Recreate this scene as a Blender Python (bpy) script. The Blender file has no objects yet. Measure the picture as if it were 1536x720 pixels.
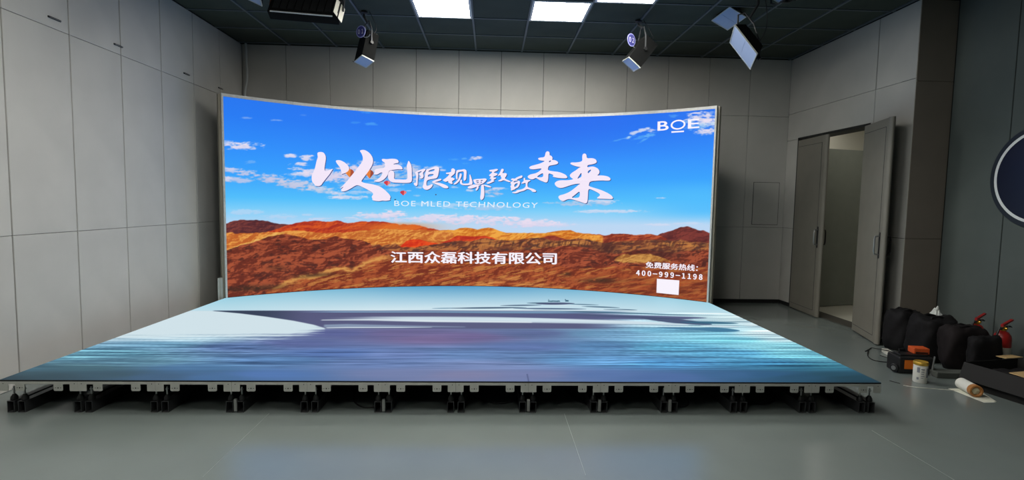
import bpy, bmesh, math, random
import numpy as np
from mathutils import Vector, Matrix
from mathutils.geometry import tessellate_polygon

# ------------------------------------------------------------------ camera, world, exposure
S = bpy.context.scene
COL = S.collection
F_PX, PITCH, YAW, ROLL = 781.05, math.radians(-4.1729), math.radians(2.3748), math.radians(1.0015)
CAM = np.array([.2233, -3.4927, 1.4648])
FW = np.array([math.sin(YAW)*math.cos(PITCH), math.cos(YAW)*math.cos(PITCH), math.sin(PITCH)])
_r = np.array([math.cos(YAW), -math.sin(YAW), 0]); _u = np.cross(_r, FW)
RT = _r*math.cos(ROLL) + _u*math.sin(ROLL); UP = -_r*math.sin(ROLL) + _u*math.cos(ROLL)
cd = bpy.data.cameras.new('camera'); cam = bpy.data.objects.new('camera', cd); COL.objects.link(cam)
cd.sensor_fit = 'HORIZONTAL'; cd.sensor_width = 36.0; cd.lens = 36.0*F_PX/1536.0; cd.clip_start = .05
m = Matrix.Identity(4)
for i in range(3):
    m[i][0], m[i][1], m[i][2], m[i][3] = RT[i], UP[i], -FW[i], CAM[i]
cam.matrix_world = m
S.camera = cam
W = bpy.data.worlds.new('world'); S.world = W; W.use_nodes = True
W.node_tree.nodes['Background'].inputs[0].default_value = (.5, .55, .6, 1)
W.node_tree.nodes['Background'].inputs[1].default_value = 0.02
vs = S.view_settings
vs.view_transform = 'Standard'; vs.look = 'None'; vs.exposure = 0.0; vs.gamma = 1.0; vs.use_curve_mapping = False
S.cycles.max_bounces = 8; S.cycles.diffuse_bounces = 5
S.cycles.use_denoising = True; S.cycles.sample_clamp_indirect = 6.0
CEIL_EMIT = 40.0            # strength of the ceiling light panels
SCREEN_EMIT = 1.0          # display radiance

# ------------------------------------------------------------------ room numbers (metres)
XL, XR, YB, HC = -3.329, 4.633, 4.195, 3.625
XN, YSTEP, YREAR = 5.04, 1.869, -6.2
Z1, Z2 = 1.149, 2.798
PW = .6125
HD = .236                  # deck top
ARC_R, ARC_CY = 4.67, 4.025-4.67
ZS = 2.695                 # screen top

# ------------------------------------------------------------------ helpers
def lin(c):
    c = np.asarray(c, float)/255.0
    return np.where(c <= .04045, c/12.92, ((c+.055)/1.055)**2.4)
def rgb(*c):
    a = lin(c); return (float(a[0]), float(a[1]), float(a[2]), 1.0)
def ray(x, y): return FW + RT*(x-768)/F_PX - UP*(y-360)/F_PX
def on_plane(x, y, ax, val):
    d = ray(x, y); return CAM + d*((val-CAM[ax])/d[ax])
def on_arc(x, y, rad):
    d = ray(x, y); o = CAM - np.array([0, ARC_CY, 0])
    a = d[0]**2+d[1]**2; b = 2*(o[0]*d[0]+o[1]*d[1]); c = o[0]**2+o[1]**2-rad**2
    return CAM + d*((-b+math.sqrt(b*b-4*a*c))/(2*a))
def project(P):
    d = P-CAM; z = d@FW
    return 768+F_PX*(d@RT)/z, 360-F_PX*(d@UP)/z

MATS = {}
def mat(name, color=(128,128,128), rough=.6, metal=0., spec=.5, var=0., scale=8., bump=0., bscale=60., stretch=(1,1,1), emit=None, estr=0., sheen=0., trans=0., ior=1.45, alpha=1.):
    if name in MATS: return MATS[name]
    M = bpy.data.materials.new(name); M.use_nodes = True; nt = M.node_tree; b = nt.nodes['Principled BSDF']
    b.inputs['Base Color'].default_value = rgb(*color)
    b.inputs['Roughness'].default_value = rough; b.inputs['Metallic'].default_value = metal
    b.inputs['Specular IOR Level'].default_value = spec; b.inputs['IOR'].default_value = ior
    if sheen: b.inputs['Sheen Weight'].default_value = sheen
    if trans: b.inputs['Transmission Weight'].default_value = trans
    if emit: b.inputs['Emission Color'].default_value = rgb(*emit); b.inputs['Emission Strength'].default_value = estr
    if var or bump:
        tc = nt.nodes.new('ShaderNodeTexCoord'); mp = nt.nodes.new('ShaderNodeMapping')
        mp.inputs['Scale'].default_value = stretch
        nt.links.new(tc.outputs['Object'], mp.inputs['Vector'])
    if var:
        n = nt.nodes.new('ShaderNodeTexNoise'); n.inputs['Scale'].default_value = scale; n.inputs['Detail'].default_value = 5
        nt.links.new(mp.outputs[0], n.inputs['Vector'])
        mr = nt.nodes.new('ShaderNodeMapRange'); mr.inputs[1].default_value = .3; mr.inputs[2].default_value = .7
        mr.inputs[3].default_value = 1-var; mr.inputs[4].default_value = 1+var
        nt.links.new(n.outputs['Fac'], mr.inputs[0])
        mx = nt.nodes.new('ShaderNodeMix'); mx.data_type = 'RGBA'; mx.blend_type = 'MULTIPLY'; mx.inputs[0].default_value = 1
        mx.inputs[6].default_value = rgb(*color); nt.links.new(mr.outputs[0], mx.inputs[7])
        nt.links.new(mx.outputs[2], b.inputs['Base Color'])
    if bump:
        n2 = nt.nodes.new('ShaderNodeTexNoise'); n2.inputs['Scale'].default_value = bscale; n2.inputs['Detail'].default_value = 3
        nt.links.new(mp.outputs[0], n2.inputs['Vector'])
        bp = nt.nodes.new('ShaderNodeBump'); bp.inputs['Strength'].default_value = bump; bp.inputs['Distance'].default_value = .01
        nt.links.new(n2.outputs['Fac'], bp.inputs['Height']); nt.links.new(bp.outputs[0], b.inputs['Normal'])
    MATS[name] = M; return M
def attr_emit(name, strength):
    M = bpy.data.materials.new(name); M.use_nodes = True; nt = M.node_tree
    b = nt.nodes['Principled BSDF']
    a = nt.nodes.new('ShaderNodeAttribute'); a.attribute_name = 'picture'
    b.inputs['Base Color'].default_value = (.006, .006, .007, 1); b.inputs['Roughness'].default_value = .6
    b.inputs['Specular IOR Level'].default_value = .06
    nt.links.new(a.outputs['Color'], b.inputs['Emission Color']); b.inputs['Emission Strength'].default_value = strength
    MATS[name] = M; return M

class MB:
    """collects simple shapes and links them as one mesh object"""
    def __init__(s): s.v = []; s.f = []
    def add(s, v, f):
        o = len(s.v); s.v += [tuple(map(float, p)) for p in v]; s.f += [tuple(i+o for i in q) for q in f]; return s
    def box(s, x0, x1, y0, y1, z0, z1, M=None):
        v = [(x, y, z) for z in (z0, z1) for y in (y0, y1) for x in (x0, x1)]
        if M is not None: v = [M @ Vector(p) for p in v]
        return s.add(v, [(0,2,3,1), (4,5,7,6), (0,1,5,4), (2,6,7,3), (0,4,6,2), (1,3,7,5)])
    def bbox(s, x0, x1, y0, y1, z0, z1, b=.005, seg=2, M=None):
        bm = bmesh.new(); vs_ = [bm.verts.new((x, y, z)) for z in (z0, z1) for y in (y0, y1) for x in (x0, x1)]
        for q in [(0,2,3,1), (4,5,7,6), (0,1,5,4), (2,6,7,3), (0,4,6,2), (1,3,7,5)]: bm.faces.new([vs_[i] for i in q])
        bmesh.ops.bevel(bm, geom=list(bm.edges), offset=b, segments=seg, affect='EDGES', profile=.5)
        bm.verts.index_update()
        v = [(M @ x.co if M is not None else x.co.copy()) for x in bm.verts]; f = [[x.index for x in q.verts] for q in bm.faces]
        bm.free(); return s.add(v, f)
    def tube(s, pts, r, n=8, cap=True):
        P = [Vector(p) for p in pts]; rings = []; R_ = r if isinstance(r, (list, tuple)) else [r]*len(P)
        t0 = (P[1]-P[0]).normalized(); a = t0.orthogonal().normalized()
        for i, p in enumerate(P):
            t = ((P[min(i+1, len(P)-1)]-P[max(i-1, 0)])).normalized()
            a = (a - t*a.dot(t)).normalized() if (a - t*a.dot(t)).length > 1e-6 else t.orthogonal().normalized()
            b = t.cross(a)
            rings.append([p + (a*math.cos(2*math.pi*k/n)+b*math.sin(2*math.pi*k/n))*R_[i] for k in range(n)])
        v = [q for g in rings for q in g]; f = []
        for i in range(len(P)-1):
            for k in range(n): f.append((i*n+k, i*n+(k+1) % n, (i+1)*n+(k+1) % n, (i+1)*n+k))
        if cap: f += [tuple(range(n))[::-1], tuple((len(P)-1)*n+k for k in range(n))]
        return s.add(v, f)
    def lathe(s, prof, n=24, M=None, cap=True):
        v = []; f = []
        for (r, z) in prof:
            for k in range(n): v.append(Vector((r*math.cos(2*math.pi*k/n), r*math.sin(2*math.pi*k/n), z)))
        for i in range(len(prof)-1):
            for k in range(n): f.append((i*n+k, i*n+(k+1) % n, (i+1)*n+(k+1) % n, (i+1)*n+k))
        if cap: f += [tuple(range(n))[::-1], tuple((len(prof)-1)*n+k for k in range(n))]
        if M is not None: v = [M @ p for p in v]
        return s.add(v, f)
    def prism(s, poly, d, M=None):
        """poly (x,z) in the XZ plane, extruded along y from 0 to d"""
        n = len(poly)
        v = [Vector((p[0], 0, p[1])) for p in poly] + [Vector((p[0], d, p[1])) for p in poly]
        if M is not None: v = [M @ p for p in v]
        tri = tessellate_polygon([[Vector((p[0], p[1], 0)) for p in poly]])
        f = [tuple(t) for t in tri] + [tuple(i+n for i in t)[::-1] for t in tri]
        f += [(i, (i+1) % n, (i+1) % n+n, i+n) for i in range(n)]
        return s.add(v, f)
    def mesh(s, name, material, smooth=False):
        me = bpy.data.meshes.new(name); me.from_pydata(s.v, [], s.f); me.validate()
        bm = bmesh.new(); bm.from_mesh(me); bmesh.ops.recalc_face_normals(bm, faces=bm.faces); bm.to_mesh(me); bm.free()
        me.materials.append(material)
        if smooth:
            me.polygons.foreach_set('use_smooth', [True]*len(me.polygons))
            me.set_sharp_from_angle(angle=math.radians(40))
        me.update(); return me
    def build(s, name, material, parent=None, smooth=False, loc=None):
        return link(name, s.mesh(name, material, smooth), parent, loc)
def link(name, data, parent=None, loc=None):
    o = bpy.data.objects.new(name, data); COL.objects.link(o)
    if parent is not None: o.parent = parent
    if loc is not None: o.location = loc
    return o
def tag(o, label=None, cat=None, group=None, kind=None):
    if label: o['label'] = label
    if cat: o['category'] = cat
    if group: o['group'] = group
    if kind: o['kind'] = kind
    return o
def thing(name, loc, label, cat, group=None, kind=None, rz=0.):
    o = link(name, None, None, loc); o.rotation_euler = (0, 0, rz); o.empty_display_size = .1
    return tag(o, label, cat, group, kind)
def axes(c, x, z, n):
    """matrix with local X=x, local Z=z, local -Y = n (face direction)"""
    x = Vector(x).normalized(); n = Vector(n).normalized(); z = (Vector(z) - n*Vector(z).dot(n)).normalized(); x = (-n).cross(z)
    M = Matrix.Identity(4)
    for i in range(3): M[i][0], M[i][1], M[i][2], M[i][3] = x[i], -n[i], z[i], c[i]
    return M

# ------------------------------------------------------------------ materials
m_panel = mat('grey_fabric_panel', (176,175,170), .9, spec=.2, var=.04, scale=3, bump=.06, bscale=220)
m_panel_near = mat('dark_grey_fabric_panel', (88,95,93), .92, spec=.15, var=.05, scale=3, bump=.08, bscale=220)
m_step = mat('shaded_fabric_panel', (128,120,110), .92, spec=.15, var=.05, scale=3, bump=.08, bscale=220)  # darker copy of the panels: shade of a side turned from the screen
m_groove = mat('panel_groove', (70,71,70), .9, spec=.1)
m_black = mat('black_plastic', (22,23,24), .5)
m_base = mat('black_skirting', (20,21,22), .5)
m_floor = mat('grey_green_vinyl', (106,114,112), .22, spec=.5, ior=1.62, var=.06, scale=1.6, bump=.015, bscale=30)
m_seam = mat('vinyl_weld', (124,131,127), .3)
m_tile = mat('black_ceiling_tile', (64,69,61), .85, spec=.2, var=.12, scale=2.5, bump=.15, bscale=120)
m_tbar = mat('dark_ceiling_bar', (92,99,103), .5, metal=.3)
m_cslab = mat('ceiling_void', (18,20,22), .9)
m_alu = mat('white_aluminium', (205,208,210), .35, metal=.4)
m_lamp = mat('light_diffuser', (250,248,235), .5, emit=(253,250,242), estr=CEIL_EMIT)
m_steel = mat('brushed_steel', (170,172,172), .35, metal=.9)
m_plate = mat('grey_painted_plate', (178,180,174), .45, metal=.3, var=.03, scale=20)
m_darksteel = mat('dark_steel_tube', (64,66,68), .45, metal=.5, var=.15, scale=15)
m_door = mat('door_leatherette', (118,115,106), .6, spec=.4, var=.05, scale=5, bump=.05, bscale=160)
m_doorframe = mat('black_door_frame', (26,28,28), .5)
m_diff = mat('lamp_face_screen_tint', (146,164,196), .3, spec=.5)  # white faces, with the blue light of the LED wall put into the colour
m_fixture = mat('fixture_black_paint', (13,14,14), .85, spec=.12, var=.2, scale=20)

# ------------------------------------------------------------------ room shell
def panel_grid(wall, axis, face, out, cols, rows, material, vg=.005, hg=.0016, depth=.02, skip=None):
    """fabric panels as children of a wall. axis: 'x' wall plane X=face (cols are Y ranges), 'y' wall plane Y=face"""
    cache = {}
    for (a0, a1) in cols:
        for (z0, z1) in rows:
            if skip and skip(a0, a1, z0, z1): continue
            w, h = a1-a0-2*vg, z1-z0-2*hg
            k = (round(w, 4), round(h, 4))
            if k not in cache:
                mb = MB()
                if axis == 'x': mb.bbox(0 if out < 0 else -depth, depth if out < 0 else 0, -w/2, w/2, -h/2, h/2, .003, 1)
                else: mb.bbox(-w/2, w/2, 0, depth, -h/2, h/2, .003, 1)
                cache[k] = mb.mesh('panel', material)
            a, z = (a0+a1)/2, (z0+z1)/2
            link('panel', cache[k], wall, (face, a, z) if axis == 'x' else (a, face, z))
rows3 = [(0, Z1), (Z1, Z2), (Z2, HC)]
GAP = .018
# floor and its weld lines
fl = tag(MB().box(XL-.3, XN+.3, YREAR-.2, YB+.3, -.08, 0).build('floor', m_floor), 'grey-green vinyl floor of the studio', 'floor', kind='structure')
for i, (x, y0, y1) in enumerate([(-1.265, -.8, .02), (.755, -.8, .02), (2.76, -.9, -.25)]):
    MB().box(x-.0018, x+.0018, y0, y1, 0, .0006).build('weld_seam', m_seam, fl)
# walls
wl = tag(MB().box(XL-.2, XL-GAP, YREAR, YB+.2, 0, HC).build('wall_left', m_groove), 'pale grey panelled wall left of the screen', 'wall', kind='structure')
cols = [(YB-PW, YB+.012)] + [(YB-PW*(k+1), YB-PW*k) for k in range(1, 12)]
panel_grid(wl, 'x', XL, 1, cols, rows3, m_panel)
MB().box(XL-GAP, XL-.001, YREAR, cols[-1][0], 0, HC).build('plain_panel', m_panel, wl)
wb = tag(MB().box(XL-.2, XR+.25, YB+GAP, YB+.2, 0, HC).build('wall_back', m_groove), 'grey panelled wall behind the curved screen', 'wall', kind='structure')
cols = [(XL+PW*k, XL+PW*(k+1)) for k in range(13)]
panel_grid(wb, 'y', YB, -1, cols, rows3, m_panel, vg=.0028)
hatch = MB().bbox(4.153, 4.54, YB-.006, YB+.002, 1.195, 1.82, .002, 1).build('hatch_cover', m_panel, wb)
MB().box(4.147, 4.546, YB-.003, YB+.001, 1.189, 1.826).build('hatch_gap', m_groove, wb)
DY0, DY1, DZ = 2.50, 3.90, 2.44      # door opening in the right wall
mb = MB().box(XR+GAP, XR+.2, YSTEP+GAP, DY0, 0, HC).box(XR+GAP, XR+.2, DY1, YB+.2, 0, HC).box(XR+GAP, XR+.2, DY0, DY1, DZ, HC)
wr = tag(mb.build('wall_right', m_groove), 'grey panelled wall with the double door', 'wall', kind='structure')
panel_grid(wr, 'x', XR, -1, [(YSTEP, 2.445), (2.445, YB+.012)], [(Z2+.03, HC)], m_panel, vg=.005)
panel_grid(wr, 'x', XR, -1, [(2.445, YB+.012)], [(DZ, Z2+.03)], m_panel, vg=.003)
panel_grid(wr, 'x', XR, -1, [(YSTEP, 2.445)], [(0, Z1), (Z1, Z2+.03)], m_panel, vg=.003)
panel_grid(wr, 'x', XR, -1, [(2.445, DY0)], [(0, DZ)], m_panel, vg=.001)
panel_grid(wr, 'x', XR, -1, [(DY1, YB+.012)], [(0, Z1), (Z1, DZ)], m_panel, vg=.001)
ws = tag(MB().box(XR+.002, XN+.2, YSTEP+GAP, YSTEP+.2, 0, HC).build('wall_return', m_groove), 'narrow brownish wall return beside the open door', 'wall', kind='structure')
panel_grid(ws, 'y', YSTEP, -1, [(XR+.003, XN)], [(0, Z1), (Z1, Z2), (Z2, HC)], m_step, vg=.001)
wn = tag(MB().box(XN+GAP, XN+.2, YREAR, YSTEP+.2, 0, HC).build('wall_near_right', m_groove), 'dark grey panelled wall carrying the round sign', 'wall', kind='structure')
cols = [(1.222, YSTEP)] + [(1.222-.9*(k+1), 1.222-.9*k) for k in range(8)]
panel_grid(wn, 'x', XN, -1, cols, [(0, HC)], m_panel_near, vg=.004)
wf = tag(MB().box(XL-.2, XN+.2, YREAR-.2, YREAR, 0, HC).build('wall_rear', m_panel_near), 'grey wall behind the viewer', 'wall', kind='structure')
tag(MB().box(3.2, XR, YB-.012, YB, 0, .055).build('baseboard_back', m_base), 'black skirting along the wall behind the screen', 'baseboard', kind='structure')
tag(MB().box(XR-.012, XR, DY1, YB-.012, 0, .055).build('baseboard_right', m_base), 'short black skirting between corner and door', 'baseboard', kind='structure')
tag(MB().box(XR, XN, YSTEP-.012, YSTEP, 0, .06).box(XN-.012, XN, -2, YSTEP-.012, 0, .06).build('baseboard_near', m_base), 'black skirting behind the black bags', 'baseboard', kind='structure')

# ceiling with tiles in a bar grid
ce = tag(MB().box(XL-.2, XN+.2, YREAR-.2, YB+.2, HC+.012, HC+.2).build('ceiling', m_cslab), 'black tiled suspended ceiling', 'ceiling', kind='structure')
MX, MY = .658, .628
gx = [-.68+MX*k for k in range(-5, 10)]
gx = [XL] + [x for x in gx if XL+.05 < x < XN-.05] + [XN]
gy = [YB] + [4.11-MY*k for k in range(0, 11)]
LIT = {(-.35, 2.54), (.97, 2.54), (1.62, 1.91)}        # cells with light panels in view
FILL_PANELS = [(-1.009, .028), (.965, .028), (-1.667, -1.228), (.307, -1.856), (-1.009, -3.7)]       # unseen panels added to brighten the left wall and front floor
cells = set(); tcache = {}
for i in range(len(gx)-1):
    for j in range(len(gy)-1):
        x0, x1, y1, y0 = gx[i], gx[i+1], gy[j], gy[j+1]
        cx, cy = (x0+x1)/2, (y0+y1)/2
        if cx > XR and cy > YSTEP: continue
        if any(abs(cx-a) < .25 and abs(cy-b) < .25 for a, b in list(LIT)+FILL_PANELS): continue
        k = (round(x1-x0, 3), round(y1-y0, 3))
        if k not in tcache: tcache[k] = MB().bbox(-k[0]/2+.012, k[0]/2-.012, -k[1]/2+.012, k[1]/2-.012, 0, .012, .003, 1).mesh('ceiling_tile', m_tile)
        link('ceiling_tile', tcache[k], ce, (cx, cy, HC+.004))
MB().box(XL, XN, YREAR, gy[-1], HC+.002, HC+.012).build('plain_tile_field', m_tile, ce)
for x in gx[1:-1]: MB().box(x-.012, x+.012, gy[-1], YB if x < XR else YSTEP, HC-.008, HC+.012).build('grid_bar', m_tbar, ce)
for y in gy[1:]: MB().box(XL, XR if y > YSTEP else XN, y-.011, y+.011, HC-.004, HC+.012).build('cross_bar', m_tbar, ce)
def ceiling_light(cx, cy, label):
    t = thing('ceiling_light', (cx, cy, HC), label, 'ceiling light', 'square ceiling light panels')
    w, d, b = MX/2-.006, MY/2-.006, .028
    mb = MB().bbox(-w, w, -d, -d+b, -.014, .006, .003, 1).bbox(-w, w, d-b, d, -.014, .006, .003, 1).bbox(-w, -w+b, -d+b, d-b, -.014, .006, .003, 1).bbox(w-b, w, -d+b, d-b, -.014, .006, .003, 1)
    mb.build('frame', m_alu, t)
    MB().box(-w+b, w-b, -d+b, d-b, -.008, .004).build('diffuser', m_lamp, t)
ceiling_light(-.351, 2.54, 'lit square ceiling panel left of middle above the screen')
ceiling_light(.965, 2.54, 'lit square ceiling panel right of middle above the screen')
ceiling_light(1.623, 1.912, 'lit ceiling panel only just showing at the top edge')
for (a, b), w in zip(FILL_PANELS, ('over the front left of the LED floor', 'over the front right of the LED floor', 'by the left wall in front of the LED floor', 'straight above the viewer', 'behind the viewer on the left')): ceiling_light(a, b, 'added unseen ceiling panel '+w)

# ------------------------------------------------------------------ double door and the passage behind it
mb = MB().box(XR-.012, XR+.22, DY1-.03, DY1+.012, 0, DZ+.015).box(XR-.012, XR+.22, DY0-.012, DY0+.03, 0, DZ+.015).box(XR-.012, XR+.22, DY0, DY1, DZ-.012, DZ+.015)
tag(mb.build('trim_1', m_doorframe), 'black frame around the double door opening', 'door frame', kind='structure')
tag(MB().box(XR+.005, XR+.22, DY0+.03, DY1-.03, 0, .012).build('trim_2', mat('door_sill', (62,60,54), .6)), 'dark sill in the open doorway', 'door sill', kind='structure')
def door_leaf(name, hinge, direc, width, h, label, side):
    """side=+1: room face lies to the left of the hinge->free direction"""
    d = Vector((direc[0], direc[1], 0)).normalized()
    t = thing(name, (hinge[0], hinge[1], 0), label, 'door', kind='structure', rz=math.atan2(d.y, d.x))
    th = .05
    MB().bbox(0, width-.05, -th/2, th/2, .012, h, .006, 2).build('leaf', m_door, t)
    # rounded padded edge on the free side
    prof = [(width-.056+.0, -th/2-.004)] + [(width-.05+.05*math.sin(a)*.9, -(th/2+.004)*math.cos(a)) for a in np.linspace(0.15, math.pi-.15, 9)] + [(width-.056, th/2+.004)]
    M = Matrix(((1,0,0,0),(0,0,1,0),(0,1,0,.012),(0,0,0,1)))
    n = len(prof); v = [(p[0], p[1], z) for z in (.012, h) for p in prof]
    MB().add(v, [(i, (i+1) % n, (i+1) % n+n, i+n) for i in range(n)]+[tuple(range(n))[::-1], tuple(range(n, 2*n))]).build('padded_edge', m_door, t, True)
    # stitched line that frames the padding, on the room side
    y0 = side*th/2; e = .0025
    mb = MB()
    for (a0, a1, b0, b1) in [(.03, width-.105, .085, .089), (.03, width-.105, h-.095, h-.091), (width-.109, width-.105, .085, h-.091)]:
        mb.box(a0, a1, min(y0, y0+side*e), max(y0, y0+side*e), b0, b1)
    mb.build('stitched_seam', m_groove, t)
    for sgn, part in ((side, 'handle'), (-side, 'handle')):
        mb = MB(); y = sgn*th/2; x = width-.085
        hz = 1.07
        mb.tube([(x, y, hz-.1), (x, y+sgn*.045, hz-.095), (x, y+sgn*.05, hz-.06), (x, y+sgn*.05, hz+.06), (x, y+sgn*.045, hz+.095), (x, y, hz+.1)], .009, 8)
        hd = mb.build(part, m_steel if sgn == side else m_black, t, True)
        MB().bbox(x-.014, x+.014, min(y, y+sgn*.006), max(y, y+sgn*.006), hz-.14, hz+.14, .003, 1).build('backplate', m_black, hd)
    return t
door_leaf('door_1', (XR-.005, DY1-.035), (-.055, -.72), .73, DZ-.03, 'padded grey door leaf beside the corner, almost closed', -1)
door_leaf('door_2', (XR-.04, DY0-.01), (-.205, -.66), .71, DZ-.02, 'padded grey door leaf swung wide open toward the black bags', -1)
m_white = mat('passage_white_paint', (205,203,192), .7)
px0, px1, py0, py1 = XR+.22, 6.6, 2.0, 5.2
tag(MB().box(px0, px1, py0, py1, -.08, .004).build('floor_passage', mat('white_floor_tile', (190,188,176), .35)), 'white floor of the passage behind the door', 'floor', kind='structure')
tag(MB().box(px0, px1, py0, py1, 2.95, 3.05).build('ceiling_passage', m_white), 'white ceiling of the passage behind the door', 'ceiling', kind='structure')
tag(MB().box(px1, px1+.1, py0, py1, 0, 3.05).box(px0, px1, py1, py1+.1, 0, 3.05).box(px0, px1, py0-.1, py0, 0, 3.05).build('wall_passage', m_white), 'white wall of the passage behind the door', 'wall', kind='structure')
t = thing('door_3', (XR+.26, 3.86, 0), 'plain grey outer door leaf standing open in the passage', 'door', kind='structure', rz=math.atan2(.17, .66))
MB().bbox(0, 1.15, -.02, .02, .012, 2.31, .004, 1).build('leaf', mat('outer_door_grey', (120,124,116), .6, var=.04), t)
MB().tube([(1.05, -.02, .98), (1.05, -.06, 1.0), (1.05, -.06, 1.16), (1.05, -.02, 1.18)], .008, 6).build('handle', m_black, t, True)
for (x, y, lab) in [(5.55, 3.2, 'small round lamp on the passage ceiling near the doorway'), (5.5, 4.65, 'added unseen round lamp brightening the passage behind the outer door leaf')]:  # second lamp added to brighten the passage behind the outer leaf
    t = thing('passage_lamp', (x, y, 2.95), lab, 'ceiling light')
    MB().lathe([(.16, 0), (.16, -.03), (.14, -.05)], 20).build('body', m_alu, t, True)
    MB().lathe([(.135, -.045), (.12, -.062), (.0, -.066)], 20).build('diffuser', mat('passage_lamp', (250,248,240), .5, emit=(255,250,238), estr=34.), t, True)

# ------------------------------------------------------------------ pictures shown on the LED surfaces (computed, in display units)
def vnoise(x, y, seed):
    xi = np.floor(x).astype(np.int64); yi = np.floor(y).astype(np.int64); fx = x-xi; fy = y-yi
    fx = fx*fx*(3-2*fx); fy = fy*fy*(3-2*fy)
    def h(a, b):
        n = (a*374761393 + b*668265263 + seed*974711) & 0x7fffffff
        n = ((n ^ (n >> 13))*1274126177) & 0x7fffffff
        return ((n ^ (n >> 16)) & 0xffff)/65535.0
    return (h(xi, yi)*(1-fx)+h(xi+1, yi)*fx)*(1-fy) + (h(xi, yi+1)*(1-fx)+h(xi+1, yi+1)*fx)*fy
def fbm(x, y, seed, o=4):
    s = 0; a = .5; t = 0
    for k in range(o):
        s = s + a*vnoise(x*2**k, y*2**k, seed+k*17); t += a; a *= .55
    return s/t
def sstep(a, b, x):
    t = np.clip((x-a)/(b-a), 0, 1); return t*t*(3-2*t)
def mixc(c, col, a):
    return c*(1-a[..., None]) + np.asarray(col, float)*a[..., None]
def curve(pts, ox=0, oy=0, s=1.):
    p = sorted((ox+a/s, oy+b/s) for a, b in pts); return [q[0] for q in p], [q[1] for q in p]

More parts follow.
